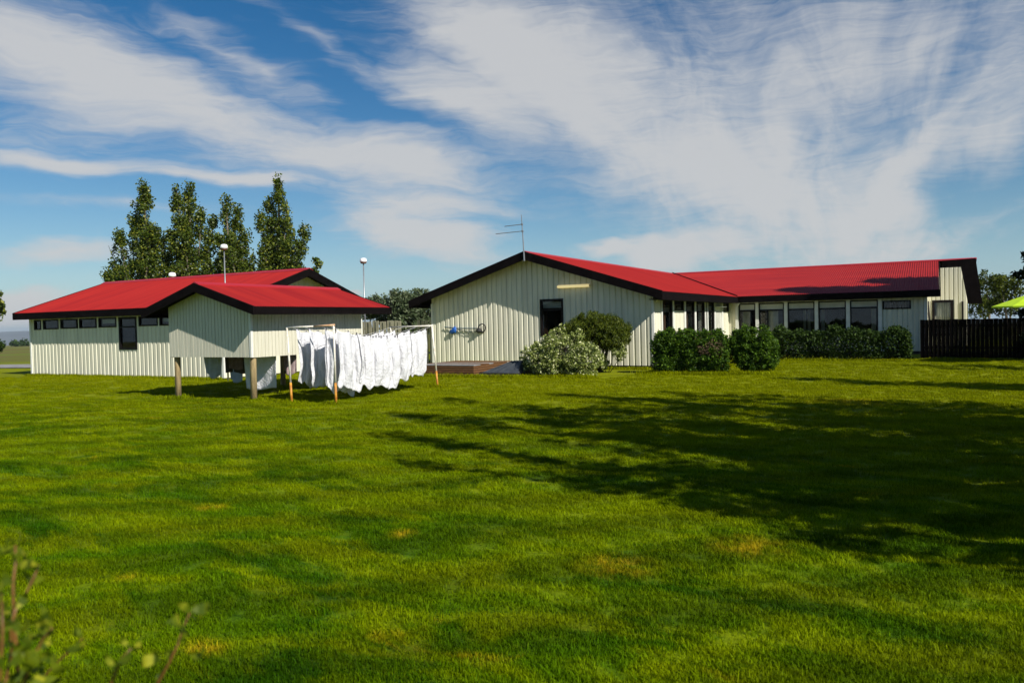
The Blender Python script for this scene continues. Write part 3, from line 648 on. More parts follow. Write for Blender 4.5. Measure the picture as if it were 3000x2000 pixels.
# the tube light on the gable
tl = thing('tube_light', 'long pale yellow tube lamp high on the gable under the right roof edge', 'wall lamp', (-11.5, GY, 3.0))
MB().box(-12.1, -10.92, GY - .07, GY - .001, 2.985, 3.03).build('housing', 'white_paint', tl)
MB().tube([(-12.14, GY - .11, 3.0), (-10.88, GY - .11, 3.0)], .055, 10).build('tube', 'tube_lamp', tl, smooth=True)
for x in (-12.15, -10.92): MB().box(x, x + .05, GY - .15, GY - .06, 2.955, 3.045).build('end_cap', 'white_paint', tl)
tb_m = MATS['tube_lamp'].node_tree.nodes['Principled BSDF']; tb_m.inputs['Emission Color'].default_value = (1, .80, .38, 1); tb_m.inputs['Emission Strength'].default_value = .45
# the antenna
aa = thing('antenna', 'thin grey metal antenna with two crossbars leaning at the top of the gable', 'antenna', (-13.3, 25.6, 4.0))
MB().tube([(-13.20, 25.44, 3.97), (-13.23, 25.44, 4.7), (-13.28, 25.44, 5.66)], [.03, .022, .014], 8).build('mast', 'galv', aa)
MB().box(-13.34, -13.24, 25.58, 25.48, 3.98, 4.22).build('bracket', 'post_wood', aa)
MB().tube([(-13.22, 25.42, 5.31), (-13.98, 25.42, 5.29)], .013, 6).build('crossbar', 'galv', aa)
MB().tube([(-13.20, 25.42, 5.06), (-14.36, 25.42, 5.04)], .013, 6).build('crossbar', 'galv', aa)
for x, z in ((-13.265, 5.31), (-13.25, 5.06)): MB().box(x - .03, x + .03, 25.405, 25.47, z - .03, z + .03).build('clamp', 'galv', aa)
# the net on the wall
nt = thing('hand_net', 'long net with a blue bag and a black hoop hung on the gable wall', 'net', (-16.2, GY, 1.5))
MB().tube([(-17.15, GY - .05, 1.61), (-16.6, GY - .06, 1.55), (-15.55, GY - .07, 1.53)], .022, 6).build('handle', 'teal_rod', nt)
hoop = [(-15.42 + .17 * math.cos(t) * .95, GY - .08 - .05 * math.sin(t), 1.54 + .165 * math.sin(t + .3)) for t in np.linspace(0, 2 * math.pi, 25)]
hp = MB().tube(hoop, .022, 6, cap=False).build('hoop', 'black_net', nt)
mb = MB()
for k in range(7):
    a = 2 * math.pi * k / 7; mb.tube([hoop[int(k * 24 / 7)], (-15.5, GY - .03, 1.45)], .006, 4)
mb.build('net_mesh', 'black_net', hp)
MB().lathe((-15.56, GY - .06, 1.37), [(.02, -.02), (.10, .02), (.13, .07), (.10, .13), (.03, .17)], 10).build('net_bag', 'black_net', nt, smooth=True)
bb = MB().lathe((0, 0, 0), [(.02, -.22), (.09, -.19), (.15, -.11), (.16, -.03), (.10, .05), (.03, .09)], 12)
bb.v = [(-16.72 + x * 1.0 + .05 * math.sin(z * 18), GY - .08 + y * .4, 1.52 + z * .85 + .045 * math.sin(x * 22 + 1)) for x, y, z in bb.v]
bb.build('net_bag', 'blue_net', nt, smooth=True)
mb = MB()
for k in range(4): mb.tube([(-16.55, GY - .06, 1.52 - .01 * k), (-16.2 + .1 * k, GY - .08, 1.45 - .02 * k), (-15.7, GY - .07, 1.48 - .02 * k)], .006, 4)
mb.build('cord', 'teal_rod', nt)

# ================================================================== deck and covered tub at the foot of the gable
dk = thing('wooden_deck', 'low brown box deck of horizontal boards against the gable wall', 'deck', (-14.4, 23, 0))
for k in range(4):
    z = .03 + k * .078
    MB().box(-15.7, -13.42, 22.0, 22.03, z, z + .062).build('deck_board', 'deck_wood', dk)
    MB().box(-13.42, -13.39, 22.0, 24.6, z, z + .062).build('deck_board', 'deck_wood', dk)
for k in range(18):
    y = 22.0 + k * .145
    MB().box(-15.72, -13.37, y, y + .135, .342, .366).build('deck_board', 'deck_grey' if k in (0, 1, 2, 7, 8) else 'deck_wood', dk)
MB().box(-15.6, -13.5, 22.1, 24.5, 0, .33).build('deck_frame', 'dark_wood', dk)
MB().box(-15.6, -11.5, 21.6, 21.72, .01, .07).build('front_plank', 'deck_wood', dk)
tb = thing('covered_tub', 'low tub under a sloping grey cover between the deck and the silvery shrub', 'covered tub', (-12.2, 23, 0))
MB().prism([(-13.15, 21.95, .0), (-11.7, 21.95, .0), (-11.7, 23.4, .0), (-13.15, 23.4, .0)], (0, 0, .12)).build('rim', 'rubber', tb)
MB().add([(-13.08, 22.0, .12), (-11.75, 22.0, .12), (-11.75, 23.35, .12), (-13.08, 23.35, .12), (-12.3, 22.6, .47), (-11.9, 22.6, .48), (-11.9, 23.0, .48), (-12.3, 23.0, .47)],
         [(0, 1, 5, 4), (1, 2, 6, 5), (2, 3, 7, 6), (3, 0, 4, 7), (4, 5, 6, 7)]).build('cover', 'tarp', tb)
for s in (0, 1, 2):
    x = -12.95 + s * .25; MB().tube([(x, 22.02, .135), (x + (-12.25 + s * .12 - x) * .5, 22.3, .30), (-12.25 + s * .12, 22.58, .47)], .018, 5).build('cover_seam', 'tarp', tb)

# ================================================================== picket fence between the houses
pf = thing('picket_fence', 'pale weathered board fence with gaps between the two houses, behind the washing', 'fence', (-19.6, 27.2, 0))
for seg, (x0, x1) in enumerate(((-22.3, -20.25), (-19.3, -18.1))):
    x = x0; k = 0
    while x < x1:
        h = 1.93 + random.uniform(-.03, .03)
        MB().box(x, x + .155, 27.2 + (.03 if k % 2 else 0), 27.225 + (.03 if k % 2 else 0), .05, h).build('picket', 'fence_wood', pf)
        x += .2; k += 1
    for z in (.5, 1.55): MB().box(x0, x1, 27.26, 27.3, z, z + .09).build('rail', 'fence_wood', pf)
# dark board fence on the right
bf = thing('board_fence', 'dark brown upright board fence joining the right end of the long wing', 'fence', (1, 33, 0))
x = -.5; k = 0
while x < 3.3:
    MB().box(x, x + .135, 33.0 - (x + .5) * .18, 33.025 - (x + .5) * .18, .02, 1.49 + random.uniform(-.015, .01)).build('board', 'dark_wood', bf); x += .1365
for z in (.4, 1.2): MB().prism([(-.5, 33.04, z), (3.3, 32.36, z), (3.3, 32.4, z), (-.5, 33.08, z)], (0, 0, .09)).build('rail', 'dark_wood', bf)

# ================================================================== clothes frame and washing
cf = thing('drying_frame', 'white pipe clothes drying frame with rusty orange post feet standing on the lawn', 'clothes frame', (-12.6, 15.6, 0))
PP = [((-13.10, 13.42), (-13.16, 13.40), 1.74), ((-11.87, 13.53), (-11.85, 13.50), 1.77), ((-12.02, 17.85), (-12.17, 17.85), 1.70), ((-13.5, 17.95), (-13.62, 17.9), 1.68)]
for (bx, by), (tx, ty), h in PP:
    p0 = Vector((bx, by, 0)); p1 = Vector((tx, ty, h)); q = p0.lerp(p1, .27)
    po = MB().tube([q, p1], [.024, .022], 10).build('post', 'white_paint', cf, smooth=True)
    MB().tube([p0 - Vector((0, 0, .1)), q], [.03, .028], 10).build('post_foot', 'orange_rust', po, smooth=True)
MB().tube([(-13.2, 13.4, 1.74), (-12.4, 13.46, 1.755)], .02, 8).build('crossbar', 'white_paint', cf, smooth=True)
MB().tube([(-12.4, 13.46, 1.755), (-11.82, 13.5, 1.775)], .022, 8).build('crossbar', 'rusty_bar', cf, smooth=True)
MB().tube([(-13.66, 17.9, 1.68), (-12.14, 17.85, 1.70)], .022, 8).build('crossbar', 'white_paint', cf, smooth=True)
LINES = [(-13.06, -13.62), (-12.67, -13.2), (-12.15, -12.71), (-11.88, -12.24)]
def line_pt(i, y):
    t = (y - 13.46) / (17.87 - 13.46); x = LINES[i][0] + (LINES[i][1] - LINES[i][0]) * t
    return Vector((x, y, 1.72 - .24 * math.sin(math.pi * t) - .06 * t))
for i in range(4):
    MB().tube([line_pt(i, y) + Vector((0, 0, .012)) for y in np.linspace(13.46, 17.87, 14)], .005, 5).build('line', 'rope', cf)
def sheet(i, y0, y1, h, label, folds=3.5, amp=.13, seed=0, tilt=0., tail=0., m='white_sheet', name='bed_sheet', cat='bed sheet', grp='white bed sheets on the drying frame'):
    r = random.Random(seed); nu, nv = 72, 40; ph = [r.uniform(0, 6.28) for _ in range(6)]
    o = line_pt(i, (y0 + y1) / 2); vs = []
    npeg = max(2, int(round((y1 - y0) / .42)))
    for a in range(nu + 1):
        u = a / nu; y = y0 + (y1 - y0) * u; p = line_pt(i, min(17.8, max(13.5, y)))
        scal = .035 * abs(math.sin(math.pi * npeg * u))
        for b in range(nv + 1):
            v = b / nv
            g = v ** .8
            phi = 2 * math.pi * folds * u + ph[0] + .25 * math.sin(2.3 * v + ph[1])
            g = math.sin(math.pi * min(1, .04 + .90 * v)) ** .7
            hv_ = .75 + .25 * math.sin(phi * .5 + ph[4])
            x = p.x + amp * (.10 + .95 * g) * hv_ * (math.sin(phi) + .22 * math.sin(2.3 * phi + ph[2])) * .72 + .03 * math.sin(math.pi * min(1, v * 1.02)) + tilt * v
            yy = y - .052 * g * hv_ * math.sin(2 * phi + .5) + .012 * v * math.sin(9 * v + ph[5]) - .04 * (u - .5) * v
            drop = h * (1 - .08 * abs(2 * u - 1) ** 6 + .035 * math.sin(2 * math.pi * folds * .5 * u + ph[5])) + tail * max(0, 1 - abs(u - .5) * 3)
            z = p.z - scal * (1 - v) - drop * v + .025 * v ** 5 * math.cos(phi + .8) + .015 * v ** 6 * math.sin(2 * math.pi * folds * u * 2 + ph[1])
            x += .022 * v * math.sin(7.3 * v + 5 * u + ph[1]) * math.sin(11 * u + 4 * v + ph[0]) + .016 * math.sin(17 * u + 13 * v + ph[2]) * v
            vs.append((x, yy, max(.06, z)))
    fs = [(a * (nv + 1) + b, (a + 1) * (nv + 1) + b, (a + 1) * (nv + 1) + b + 1, a * (nv + 1) + b + 1) for a in range(nu) for b in range(nv)]
    ob = MB().add(vs, fs).build(name, m, smooth=True, origin=(o.x, o.y, o.z - h))
    sm = ob.modifiers.new('cloth', 'SOLIDIFY'); sm.thickness = .004
    tag(ob, label, cat, grp)
    for k in range(npeg + 1):
        q = line_pt(i, y0 + (y1 - y0) * min(.985, max(.015, k / npeg)))
        pg = MB().box(q.x - .012, q.x + .012, q.y - .007, q.y + .007, q.z - .045, q.z + .035).build('clothes_peg', 'peg', origin=tuple(q))
        tag(pg, ('first', 'second', 'third', 'fourth', 'fifth')[k] + ' clothes peg along the ' + label.split(',')[0].split(' with ')[0].replace('white sheet ', 'sheet '), 'clothes peg', 'clothes pegs on the drying frame')
sheet(0, 13.60, 14.75, 1.28, 'white sheet at the far left of the drying frame, beside the left pole', 3.2, .13, 1)
sheet(0, 14.9, 16.1, 1.15, 'white sheet on the rearmost line, mostly hidden behind the other washing', 3, .12, 2)
sheet(0, 16.2, 17.5, 1.15, 'white sheet at the back end of the rearmost line', 3, .12, 12)
sheet(1, 13.58, 14.7, 1.30, 'white sheet second from the left pole with a fold line below its top hem', 2.6, .12, 3)
sheet(1, 14.9, 16.1, 1.15, 'white sheet in the middle of the second line, behind the nearer sheets', 3, .12, 4)
sheet(1, 16.2, 17.45, 1.15, 'white sheet at the back end of the second line, a white corner above the others', 3, .12, 13)
sheet(2, 13.58, 14.7, 1.42, 'white sheet just left of the middle pole, hanging in long narrow folds', 3.0, .11, 5)
sheet(2, 14.8, 16.0, 1.15, 'white sheet in the middle of the third line, peeping over the front row', 3, .1, 6)
sheet(2, 16.1, 17.5, 1.1, 'white sheet at the back end of the third line, its top slanting up', 3, .1, 14)
sheet(3, 13.60, 14.56, 1.34, 'white sheet just right of the middle pole', 2.0, .12, 7)
sheet(3, 14.40, 15.36, 1.18, 'crumpled sheet in the front row with a low hanging tail', 2.2, .13, 8, 0, .16)
sheet(3, 15.20, 16.20, 1.28, 'white sheet right of the crumpled one', 2.1, .12, 9)
sheet(3, 16.06, 16.95, 1.14, 'short billowing white sheet second from the right pole', 1.6, .13, 10)
sheet(3, 16.80, 17.66, 1.20, 'white sheet at the far right of the washing, next to the right pole', 1.5, .13, 11)
# washing under the shelter
def towel(x0, x1, y, z1, z0, m, label, cat='towel', seed=0, sag=.0, dy=0., taper=0., thick=.008):
    r = random.Random(seed); nu, nv = 26, 22; ph = r.uniform(0, 6); vs = []
    for a in range(nu + 1):
        u = a / nu
        for b in range(nv + 1):
            v = b / nv; x = x0 + (x1 - x0) * u; mid = (x0 + x1) / 2
            x = mid + (x - mid) * (1 - taper * v * v)
            vs.append((x, y + dy * v + .035 * v * math.sin(7 * u + ph) + .015 * math.sin(17 * u + 3 * v + ph), z1 + (z0 - z1) * v - sag * math.sin(math.pi * u) * v + .03 * v * math.sin(5 * u + ph)))
    fs = [(a * (nv + 1) + b, (a + 1) * (nv + 1) + b, (a + 1) * (nv + 1) + b + 1, a * (nv + 1) + b + 1) for a in range(nu) for b in range(nv)]
    ob = MB().add(vs, fs).build('hanging_' + cat, m, smooth=True, origin=((x0 + x1) / 2, y, z0))
    sm = ob.modifiers.new('cloth', 'SOLIDIFY'); sm.thickness = thick
    return tag(ob, label, cat, 'washing hung under the shelter')
towel(-17.04, -16.28, 14.24, 1.6, .58, 'towel_grey', 'grey towel with rounded bottom, leftmost of the washing under the shelter', 'towel', 1, .12, 0, .35)
towel(-16.22, -15.45, 14.26, 1.6, .62, 'towel_brown', 'dark brown towel right of the grey one under the shelter', 'towel', 2, .02, 0, .1)
towel(-16.18, -15.66, 14.34, 1.5, .40, 'towel_blue', 'pale blue cloth hanging below the dark brown towel', 'cloth', 3, .03, 0, .25)
towel(-15.95, -15.47, 14.14, 1.6, .70, 'towel_taupe', 'taupe towel with a slanting hem left of the white cloth under the shelter', 'towel', 4, -.03)
towel(-15.46, -14.34, 14.2, 1.6, .24, 'white_sheet', 'plain white cloth hanging behind the corner post of the shelter', 'cloth', 5, .04, .06, .05)
towel(-14.98, -14.56, 15.14, 1.6, .58, 'towel_brown', 'dark brown towel under the shelter right of the plain white cloth', 'towel', 6, .02)
towel(-14.80, -14.36, 14.9, 1.6, .64, 'towel_pink', 'pinkish towel under the shelter beside the left pole of the drying frame', 'towel', 7, .10)

# ================================================================== lamp posts
def lamp(p, h, label, s=1.0):
    t = thing('garden_lamp', label, 'lamp post', (p[0], p[1], 0), 'white-headed lamp posts behind the left house')
    MB().tube([(p[0], p[1], -.1), (p[0], p[1], h - .3 * s)], [.045 * s, .03 * s], 8).build('pole', 'galv', t, smooth=True)
    c = (p[0], p[1], h - .3 * s)
    MB().lathe(c, [(.05 * s, -.02 * s), (.15 * s, .0), (.17 * s, .07 * s)], 14).build('lamp_base', 'lamp_brown', t, smooth=True)
    MB().lathe(c, [(.185 * s, .075 * s), (.19 * s, .13 * s), (.175 * s, .23 * s), (.14 * s, .275 * s), (.03 * s, .30 * s)], 14).build('globe', 'lamp_glass', t, smooth=True)
q = at(665, 1000, 26.1); lamp((q.x, q.y), 4.56, 'lamp post with brown-based white head in front of the left roof', .64)
q = at(1071, 1000, 36.0); lamp((q.x, q.y), 4.85, 'slim lamp post with white head against the sky between the two houses', .85)
q = at(511, 1000, 45.0); lamp((q.x, q.y), 5.05, 'white lamp head just showing above the left roof ridge in front of the poplars', 1.1)

# ================================================================== leaves
def rand_dirs(n):
    v = rng.normal(size=(n, 3)); return v / np.linalg.norm(v, axis=1, keepdims=True)
def leaf_quads(P, L, Wd, up=None, upw=0.0):
    n = len(P); a = rand_dirs(n)
    if up is not None: a = a * (1 - upw) + np.asarray(up) * upw; a /= np.linalg.norm(a, axis=1, keepdims=True)
    b = np.cross(a, rand_dirs(n)); b /= np.linalg.norm(b, axis=1, keepdims=True) + 1e-9
    s = rng.uniform(.65, 1.3, size=(n, 1)); L2 = L * s / 2; W2 = Wd * s / 2
    return np.stack([P - a * L2, P + b * W2 - a * L2 * .15, P + a * L2, P - b * W2 - a * L2 * .15], axis=1)
def clumped(centers, radii, n_per):
    out = []
    for c, r in zip(centers, radii):
        d = rand_dirs(n_per) * (rng.uniform(0, 1, size=(n_per, 1)) ** .5) * np.asarray(r); out.append(np.asarray(c) + d)
    return np.concatenate(out)
def ellipsoid_shell(c, r, n, lo=.55):
    return np.asarray(c) + rand_dirs(n) * (rng.uniform(lo ** 3, 1, size=(n, 1)) ** (1 / 3)) * np.asarray(r)

def plume_tree(name, label, cat, base, plumes, m, group, leaf=.135, per=72, bark='bark', dens=2.7):
    """trunk with upright limbs; each plume = (foot point, tip point, radius)"""
    t = thing(name, label, cat, (base.x, base.y, base.z), group)
    tb_ = MB(); top = max(plumes, key=lambda p: p[1].z); mid = base.lerp(top[1], .35); mid.x = base.x * .6 + mid.x * .4
    tb_.tube([base - Vector((0, 0, .2)), base.lerp(mid, .6), mid, top[1]], [.2, .17, .12, .015], 8)
    cs = []; rs = []
    for f, tip, rad in plumes:
        k1 = f.lerp(tip, .45) + Vector((random.uniform(-.2, .2), random.uniform(-.2, .2), 0))
        tb_.tube([f, k1, tip], [.07, .045, .01], 6)
        L = (tip - f).length; rad *= 1.25; n = int(L * dens * rad * 4.6)
        for i in range(n):
            u = random.uniform(.12, 1) ** .85; w = math.sin(math.pi * min(1, .10 + u * .87)) ** .75
            c = f.lerp(tip, u); a = random.uniform(0, 6.28); rr = rad * w * random.uniform(.25, 1)
            e = c + Vector((math.cos(a) * rr, math.sin(a) * rr, random.uniform(-.2, .25)))
            if random.random() < .3: tb_.tube([c - Vector((0, 0, .35)), e], [.018, .006], 4, cap=False)
            s = random.uniform(.2, .42); cs.append(tuple(e)); rs.append((s, s, s * 1.35))
    tb_.build('trunk', bark, t, smooth=True)
    P = clumped(cs, rs, per); np_quads('crown', leaf_quads(P, leaf, leaf * .8), m, t)
    return t
D = 46.0
def pl(px0, py0, px1, py1, r, dd=0.): return (at(px0, py0, D + dd), at(px1, py1, D + dd), r)
def gbase(px, dd=0.): p = at(px, 1000, D + dd); return Vector((p.x, p.y, gz(p.x, p.y)))
PG = 'tall poplars behind the left house'
plume_tree('poplar_tree', 'leftmost poplar behind the left house, with low branches sweeping out to the left', 'tree', gbase(430),
           [pl(430, 930, 424, 552, .62), pl(425, 900, 398, 600, .5, .5), pl(425, 900, 450, 660, .6, -.5), pl(415, 930, 350, 690, .42), pl(400, 930, 318, 720, .34, .4), pl(380, 930, 305, 790, .30, -.3), pl(450, 920, 480, 690, .48, .3), pl(400, 940, 360, 770, .5, -.4), pl(360, 930, 330, 800, .42, .5), pl(465, 940, 500, 760, .5, .2), pl(430, 950, 430, 720, .7)], 'poplar_leaf', PG)
plume_tree('poplar_tree', 'second poplar from the left behind the house, with a forked top', 'tree', gbase(555),
           [pl(555, 930, 515, 545, .42), pl(555, 930, 555, 548, .42, .5), pl(560, 920, 530, 640, .6, -.5), pl(565, 930, 590, 620, .55), pl(570, 930, 625, 640, .4, .4), pl(545, 930, 500, 690, .45, .2), pl(540, 950, 535, 740, .65), pl(590, 950, 610, 760, .6), pl(520, 950, 505, 790, .5, .4)], 'poplar_leaf', PG)
plume_tree('poplar_tree', 'third poplar from the left, shortest and darkest, behind the lamp on the roof', 'tree', gbase(680),
           [pl(680, 930, 663, 590, .36), pl(680, 930, 692, 600, .42, .4), pl(685, 920, 672, 690, .6, -.4), pl(690, 930, 722, 680, .42), pl(665, 930, 640, 690, .5, .3), pl(700, 930, 738, 750, .4), pl(650, 950, 640, 790, .6), pl(700, 950, 715, 780, .6, .3), pl(680, 950, 690, 740, .6)], 'poplar_leaf', PG)
plume_tree('poplar_tree', 'rightmost and tallest poplar behind the left house with a narrow bare-stemmed top', 'tree', gbase(815),
           [pl(815, 930, 818, 532, .42), pl(815, 900, 790, 575, .34, .4), pl(815, 910, 838, 610, .36, -.4), pl(810, 920, 765, 630, .48), pl(820, 920, 850, 680, .55, .4), pl(830, 920, 895, 665, .34), pl(800, 930, 775, 720, .5, -.3), pl(835, 930, 880, 760, .45, .2), pl(790, 950, 780, 760, .6), pl(830, 950, 840, 760, .7), pl(770, 950, 752, 800, .45)], 'poplar_leaf', PG)
p_ = thing('young_poplar', 'small leafy poplar sprig showing beside the left roof peak', 'tree', tuple(gbase(925)))
b0 = gbase(925); MB().tube([b0, at(925, 850, D), at(928, 755, D)], [.05, .03, .01], 5).build('trunk', 'bark', p_)
np_quads('crown', leaf_quads(clumped([tuple(at(926 + random.uniform(-13, 13), random.uniform(755, 900), D)) for _ in range(34)], [(.2, .2, .25)] * 34, 26), .18, .14), 'poplar_leaf', p_)

def bush_tree(name, label, cat, base, blobs, m, nclump=70, per=60, leaf=.10, aspect=.45, trunk=.06, group=None, bark='bark', cr=.2, up=None, upw=0.):
    t = thing(name, label, cat, tuple(base), group); base = Vector(base); tb_ = MB()
    cs = []; rs = []
    for (c, r) in blobs:
        c = Vector(c)
        tb_.tube([base - Vector((0, 0, .1)), base.lerp(c, .5) + Vector((random.uniform(-.1, .1), random.uniform(-.1, .1), 0)), c + Vector((0, 0, r[2] * .5))], [trunk, trunk * .7, trunk * .15], 6)
        for p in ellipsoid_shell(c, r, nclump, .45):
            s = random.uniform(.7, 1.25) * cr; cs.append(p); rs.append((s, s, s))
            if random.random() < .35: tb_.tube([c, Vector(p)], [trunk * .3, trunk * .06], 4, cap=False)
    tb_.build('trunk', bark, t, smooth=True)
    np_quads('crown', leaf_quads(clumped(cs, rs, per), leaf, leaf * aspect, up, upw), m, t)
    return t
# willows behind the picket fence
WG = 'leafy trees behind the picket fence'
def wt_(px, py, d): return tuple(at(px, py, d))
def wb(px, d): q = at(px, 1000, d); return (q.x, q.y, gz(q.x, q.y))
bush_tree('willow_tree', 'grey-green leafy tree behind the board fence beside the left house', 'tree', wb(1110, 37), [(wt_(1100, 900, 37), (.75, .7, .55)), (wt_(1075, 905, 37), (.55, .6, .5)), (wt_(1140, 925, 37), (.6, .6, .6))], 'willow_leaf', 60, 36, .17, .35, .06, WG)
bush_tree('willow_tree', 'yellow-green leafy tree above the gap in the board fence', 'tree', wb(1180, 36), [(wt_(1175, 885, 36), (.7, .7, .55)), (wt_(1200, 900, 36), (.6, .6, .65)), (wt_(1185, 945, 36), (.7, .7, .8)), (wt_(1160, 905, 36), (.5, .5, .5))], 'willow_leaf', 62, 36, .17, .35, .06, WG)
bush_tree('willow_tree', 'leafy tree behind the board fence half hidden by the gable eave', 'tree', wb(1240, 38), [(wt_(1235, 890, 38), (.7, .7, .7)), (wt_(1255, 935, 38), (.7, .7, .7)), (wt_(1225, 945, 38), (.5, .5, .6))], 'willow_leaf', 60, 36, .17, .35, .06, WG)
# trees beyond the dark fence
RG = 'leafy trees beyond the dark fence'
bush_tree('leafy_tree', 'leafy tree beyond the dark fence next to the black roof end', 'tree', wb(2900, 66), [(wt_(2890, 830, 66), (.9, 1, 1.1)), (wt_(2905, 880, 66), (1.2, 1, .9)), (wt_(2870, 900, 66), (1, 1, .9))], 'clipped_leaf', 34, 28, .24, .5, .09, RG, cr=.36)
bush_tree('leafy_tree', 'leafy tree beyond the dark fence between the roof end and the spruce', 'tree', wb(2955, 62), [(wt_(2930, 830, 62), (.9, 1, .8)), (wt_(2965, 845, 62), (1.1, 1, 1.0)), (wt_(2945, 895, 62), (1.2, 1, .9))], 'clipped_leaf', 34, 28, .24, .5, .09, RG, cr=.36)

# shrubs in front of the gable
sv = bush_tree('variegated_shrub', 'broad silvery variegated shrub in front of the gable window', 'shrub', (-10.6, 22.7, 0),
               [((-11.22, 22.65, .52), (.74, .65, .62)), ((-10.28, 22.6, .80), (.85, .75, .80)), ((-9.7, 22.6, .50), (.60, .65, .62)), ((-10.7, 22.4, .45), (.8, .6, .5)), ((-10.75, 22.7, .85), (.55, .5, .5))], 'silver_leaf', 120, 44, .075, .5, .04, None, 'bark_dark', .12)
bt = bush_tree('clipped_tree', 'small tree with a clipped dark green dome behind the silvery shrub', 'shrub', (-9.95, 24.6, 0),
               [((-10.15, 24.6, 1.52), (1.02, .85, .5)), ((-9.75, 24.6, 1.42), (.82, .8, .56)), ((-10.0, 24.55, 1.15), (1.05, .75, .5)), ((-9.35, 24.6, 1.25), (.45, .6, .5)), ((-10.7, 24.6, 1.42), (.62, .7, .42)), ((-9.5, 24.6, 1.15), (.5, .6, .45))], 'clipped_leaf', 170, 50, .085, .25, .055, None, 'bark_dark', .11, (0, 0, 1), .55)
ls = bush_tree('leafy_shoots', 'loose light green shoots growing right of the small trunk under the dome', 'shrub', (-9.6, 24.35, 0),
               [((-9.25, 24.3, .95), (.32, .3, .34)), ((-9.15, 24.3, .62), (.25, .25, .2)), ((-9.75, 24.3, .32), (.16, .2, .22))], 'silver_leaf', 26, 30, .08, .5, .015, None, 'bark_dark', .09)
def hedge(name, label, x0, x1, y0, y1, h, m, n, leaf, dead=None, lump=.12, gap=None):
    t = thing(name, label, 'hedge', ((x0 + x1) / 2, (y0 + y1) / 2, 0))
    N = n; u = rng.uniform(0, 1, N); v = rng.uniform(0, 1, N); P = np.zeros((N, 3))
    face = rng.choice(4, N, p=[.46, .28, .13, .13])
    dep = rng.exponential(.09, N)
    top = h + lump * np.sin(u * (x1 - x0) * 2.7 + 1) + lump * .5 * np.sin(u * (x1 - x0) * 6.1)
    X = x0 + (x1 - x0) * u; Y = y0 + (y1 - y0) * v
    zz = rng.uniform(.03, 1, N)
    bulge = .12 * np.sin(np.pi * zz) + .06 * np.sin(X * 5) * np.sin(zz * 7)
    P[:] = np.stack([X, Y, zz * top], 1)
    f0 = face == 0; P[f0, 1] = y0 + .12 - bulge[f0] + dep[f0]
    f1 = face == 1; P[f1, 2] = top[f1] - dep[f1] - .25 * (np.abs(v[f1] - .5) * 2) ** 3
    f2 = face == 2; P[f2, 0] = x0 + .12 - bulge[f2] + dep[f2]
    f3 = face == 3; P[f3, 0] = x1 - .12 + bulge[f3] - dep[f3]
    # round the upper shoulders
    e = np.minimum(P[:, 0] - x0, x1 - P[:, 0]); sh = np.clip(1 - e / .35, 0, 1) ** 2 * .22; P[:, 2] -= sh * (P[:, 2] / h)
    P[:, 2] += .06 * np.sin(P[:, 0] * 9.3 + 2) * (P[:, 2] / h) ** 2; P += rng.normal(0, .05, P.shape); P[:, 2] = np.abs(P[:, 2])
    if gap: P = P[~((P[:, 0] > gap[0]) & (P[:, 0] < gap[1]) & (P[:, 2] > gap[2]) & (rng.uniform(0, 1, len(P)) < gap[3]))]
    if dead:
        d = (P[:, 0] > dead[0]) & (P[:, 0] < dead[1]) & (P[:, 2] > dead[2]) & (P[:, 2] < dead[3]) & (rng.uniform(0, 1, len(P)) < .8)
        np_quads('dead_leaves', leaf_quads(P[d], leaf * .8, leaf * .3), 'dead_leaf', t); P = P[~d]
    np_quads('leaves', leaf_quads(P, leaf, leaf * .6), m, t)
    st = MB()
    for k in range(int((x1 - x0) * 16)):
        x = random.uniform(x0 + .1, x1 - .1); y = random.uniform(y0 + .25, y1 - .2)
        st.tube([(x, y, 0), (x + random.uniform(-.12, .12), y + random.uniform(-.1, .1), h * .55), (x + random.uniform(-.25, .25), y + random.uniform(-.15, .1), h * .95)], [.014, .01, .004], 4, cap=False)
    st.build('stems', 'bark_dark', t)
    return t
h1 = bush_tree('leafy_hedge', 'bright green hedge with a bare brown patch at the corner of the gable wing', 'hedge', (-6.9, 24.5, 0),
               [((-7.5, 24.4, .78), (.55, .5, .66)), ((-6.95, 24.45, .75), (.55, .5, .66)), ((-6.4, 24.5, .62), (.5, .42, .55)), ((-7.55, 24.35, .38), (.5, .45, .42)), ((-6.7, 24.4, .36), (.7, .45, .42)), ((-7.2, 24.4, 1.0), (.7, .42, .38)), ((-5.95, 24.4, .45), (.42, .4, .42)), ((-6.5, 24.4, 1.05), (.55, .4, .3)), ((-7.72, 24.4, .95), (.3, .4, .42)), ((-6.0, 24.45, .95), (.4, .35, .4))], 'hedge_leaf', 120, 42, .072, .55, .02, None, 'bark_dark', .11)
np_quads('dead_leaves', leaf_quads(clumped(list(ellipsoid_shell((-6.2, 24.3, .85), (.5, .4, .42), 90, .3)), [(.1, .1, .1)] * 90, 18), .055, .02), 'dead_leaf', h1)
bush_tree('round_bush', 'dense round green bush between the brown patched hedge and the long dark hedge', 'hedge', (-4.95, 24.75, 0),
          [((-5.15, 24.7, .85), (.52, .5, .62)), ((-4.75, 24.75, .88), (.5, .5, .60)), ((-4.95, 24.7, .45), (.58, .5, .48)), ((-4.55, 24.8, .6), (.38, .45, .5)), ((-5.4, 24.7, .9), (.3, .4, .42))], 'hedge_leaf', 130, 44, .072, .55, .03, None, 'bark_dark', .11)
hedge('long_hedge', 'long dark green hedge below the windows of the long wing', -5.75, -.85, 32.0, 33.2, 1.14, 'dark_hedge_leaf', 20000, .10, None, .09)

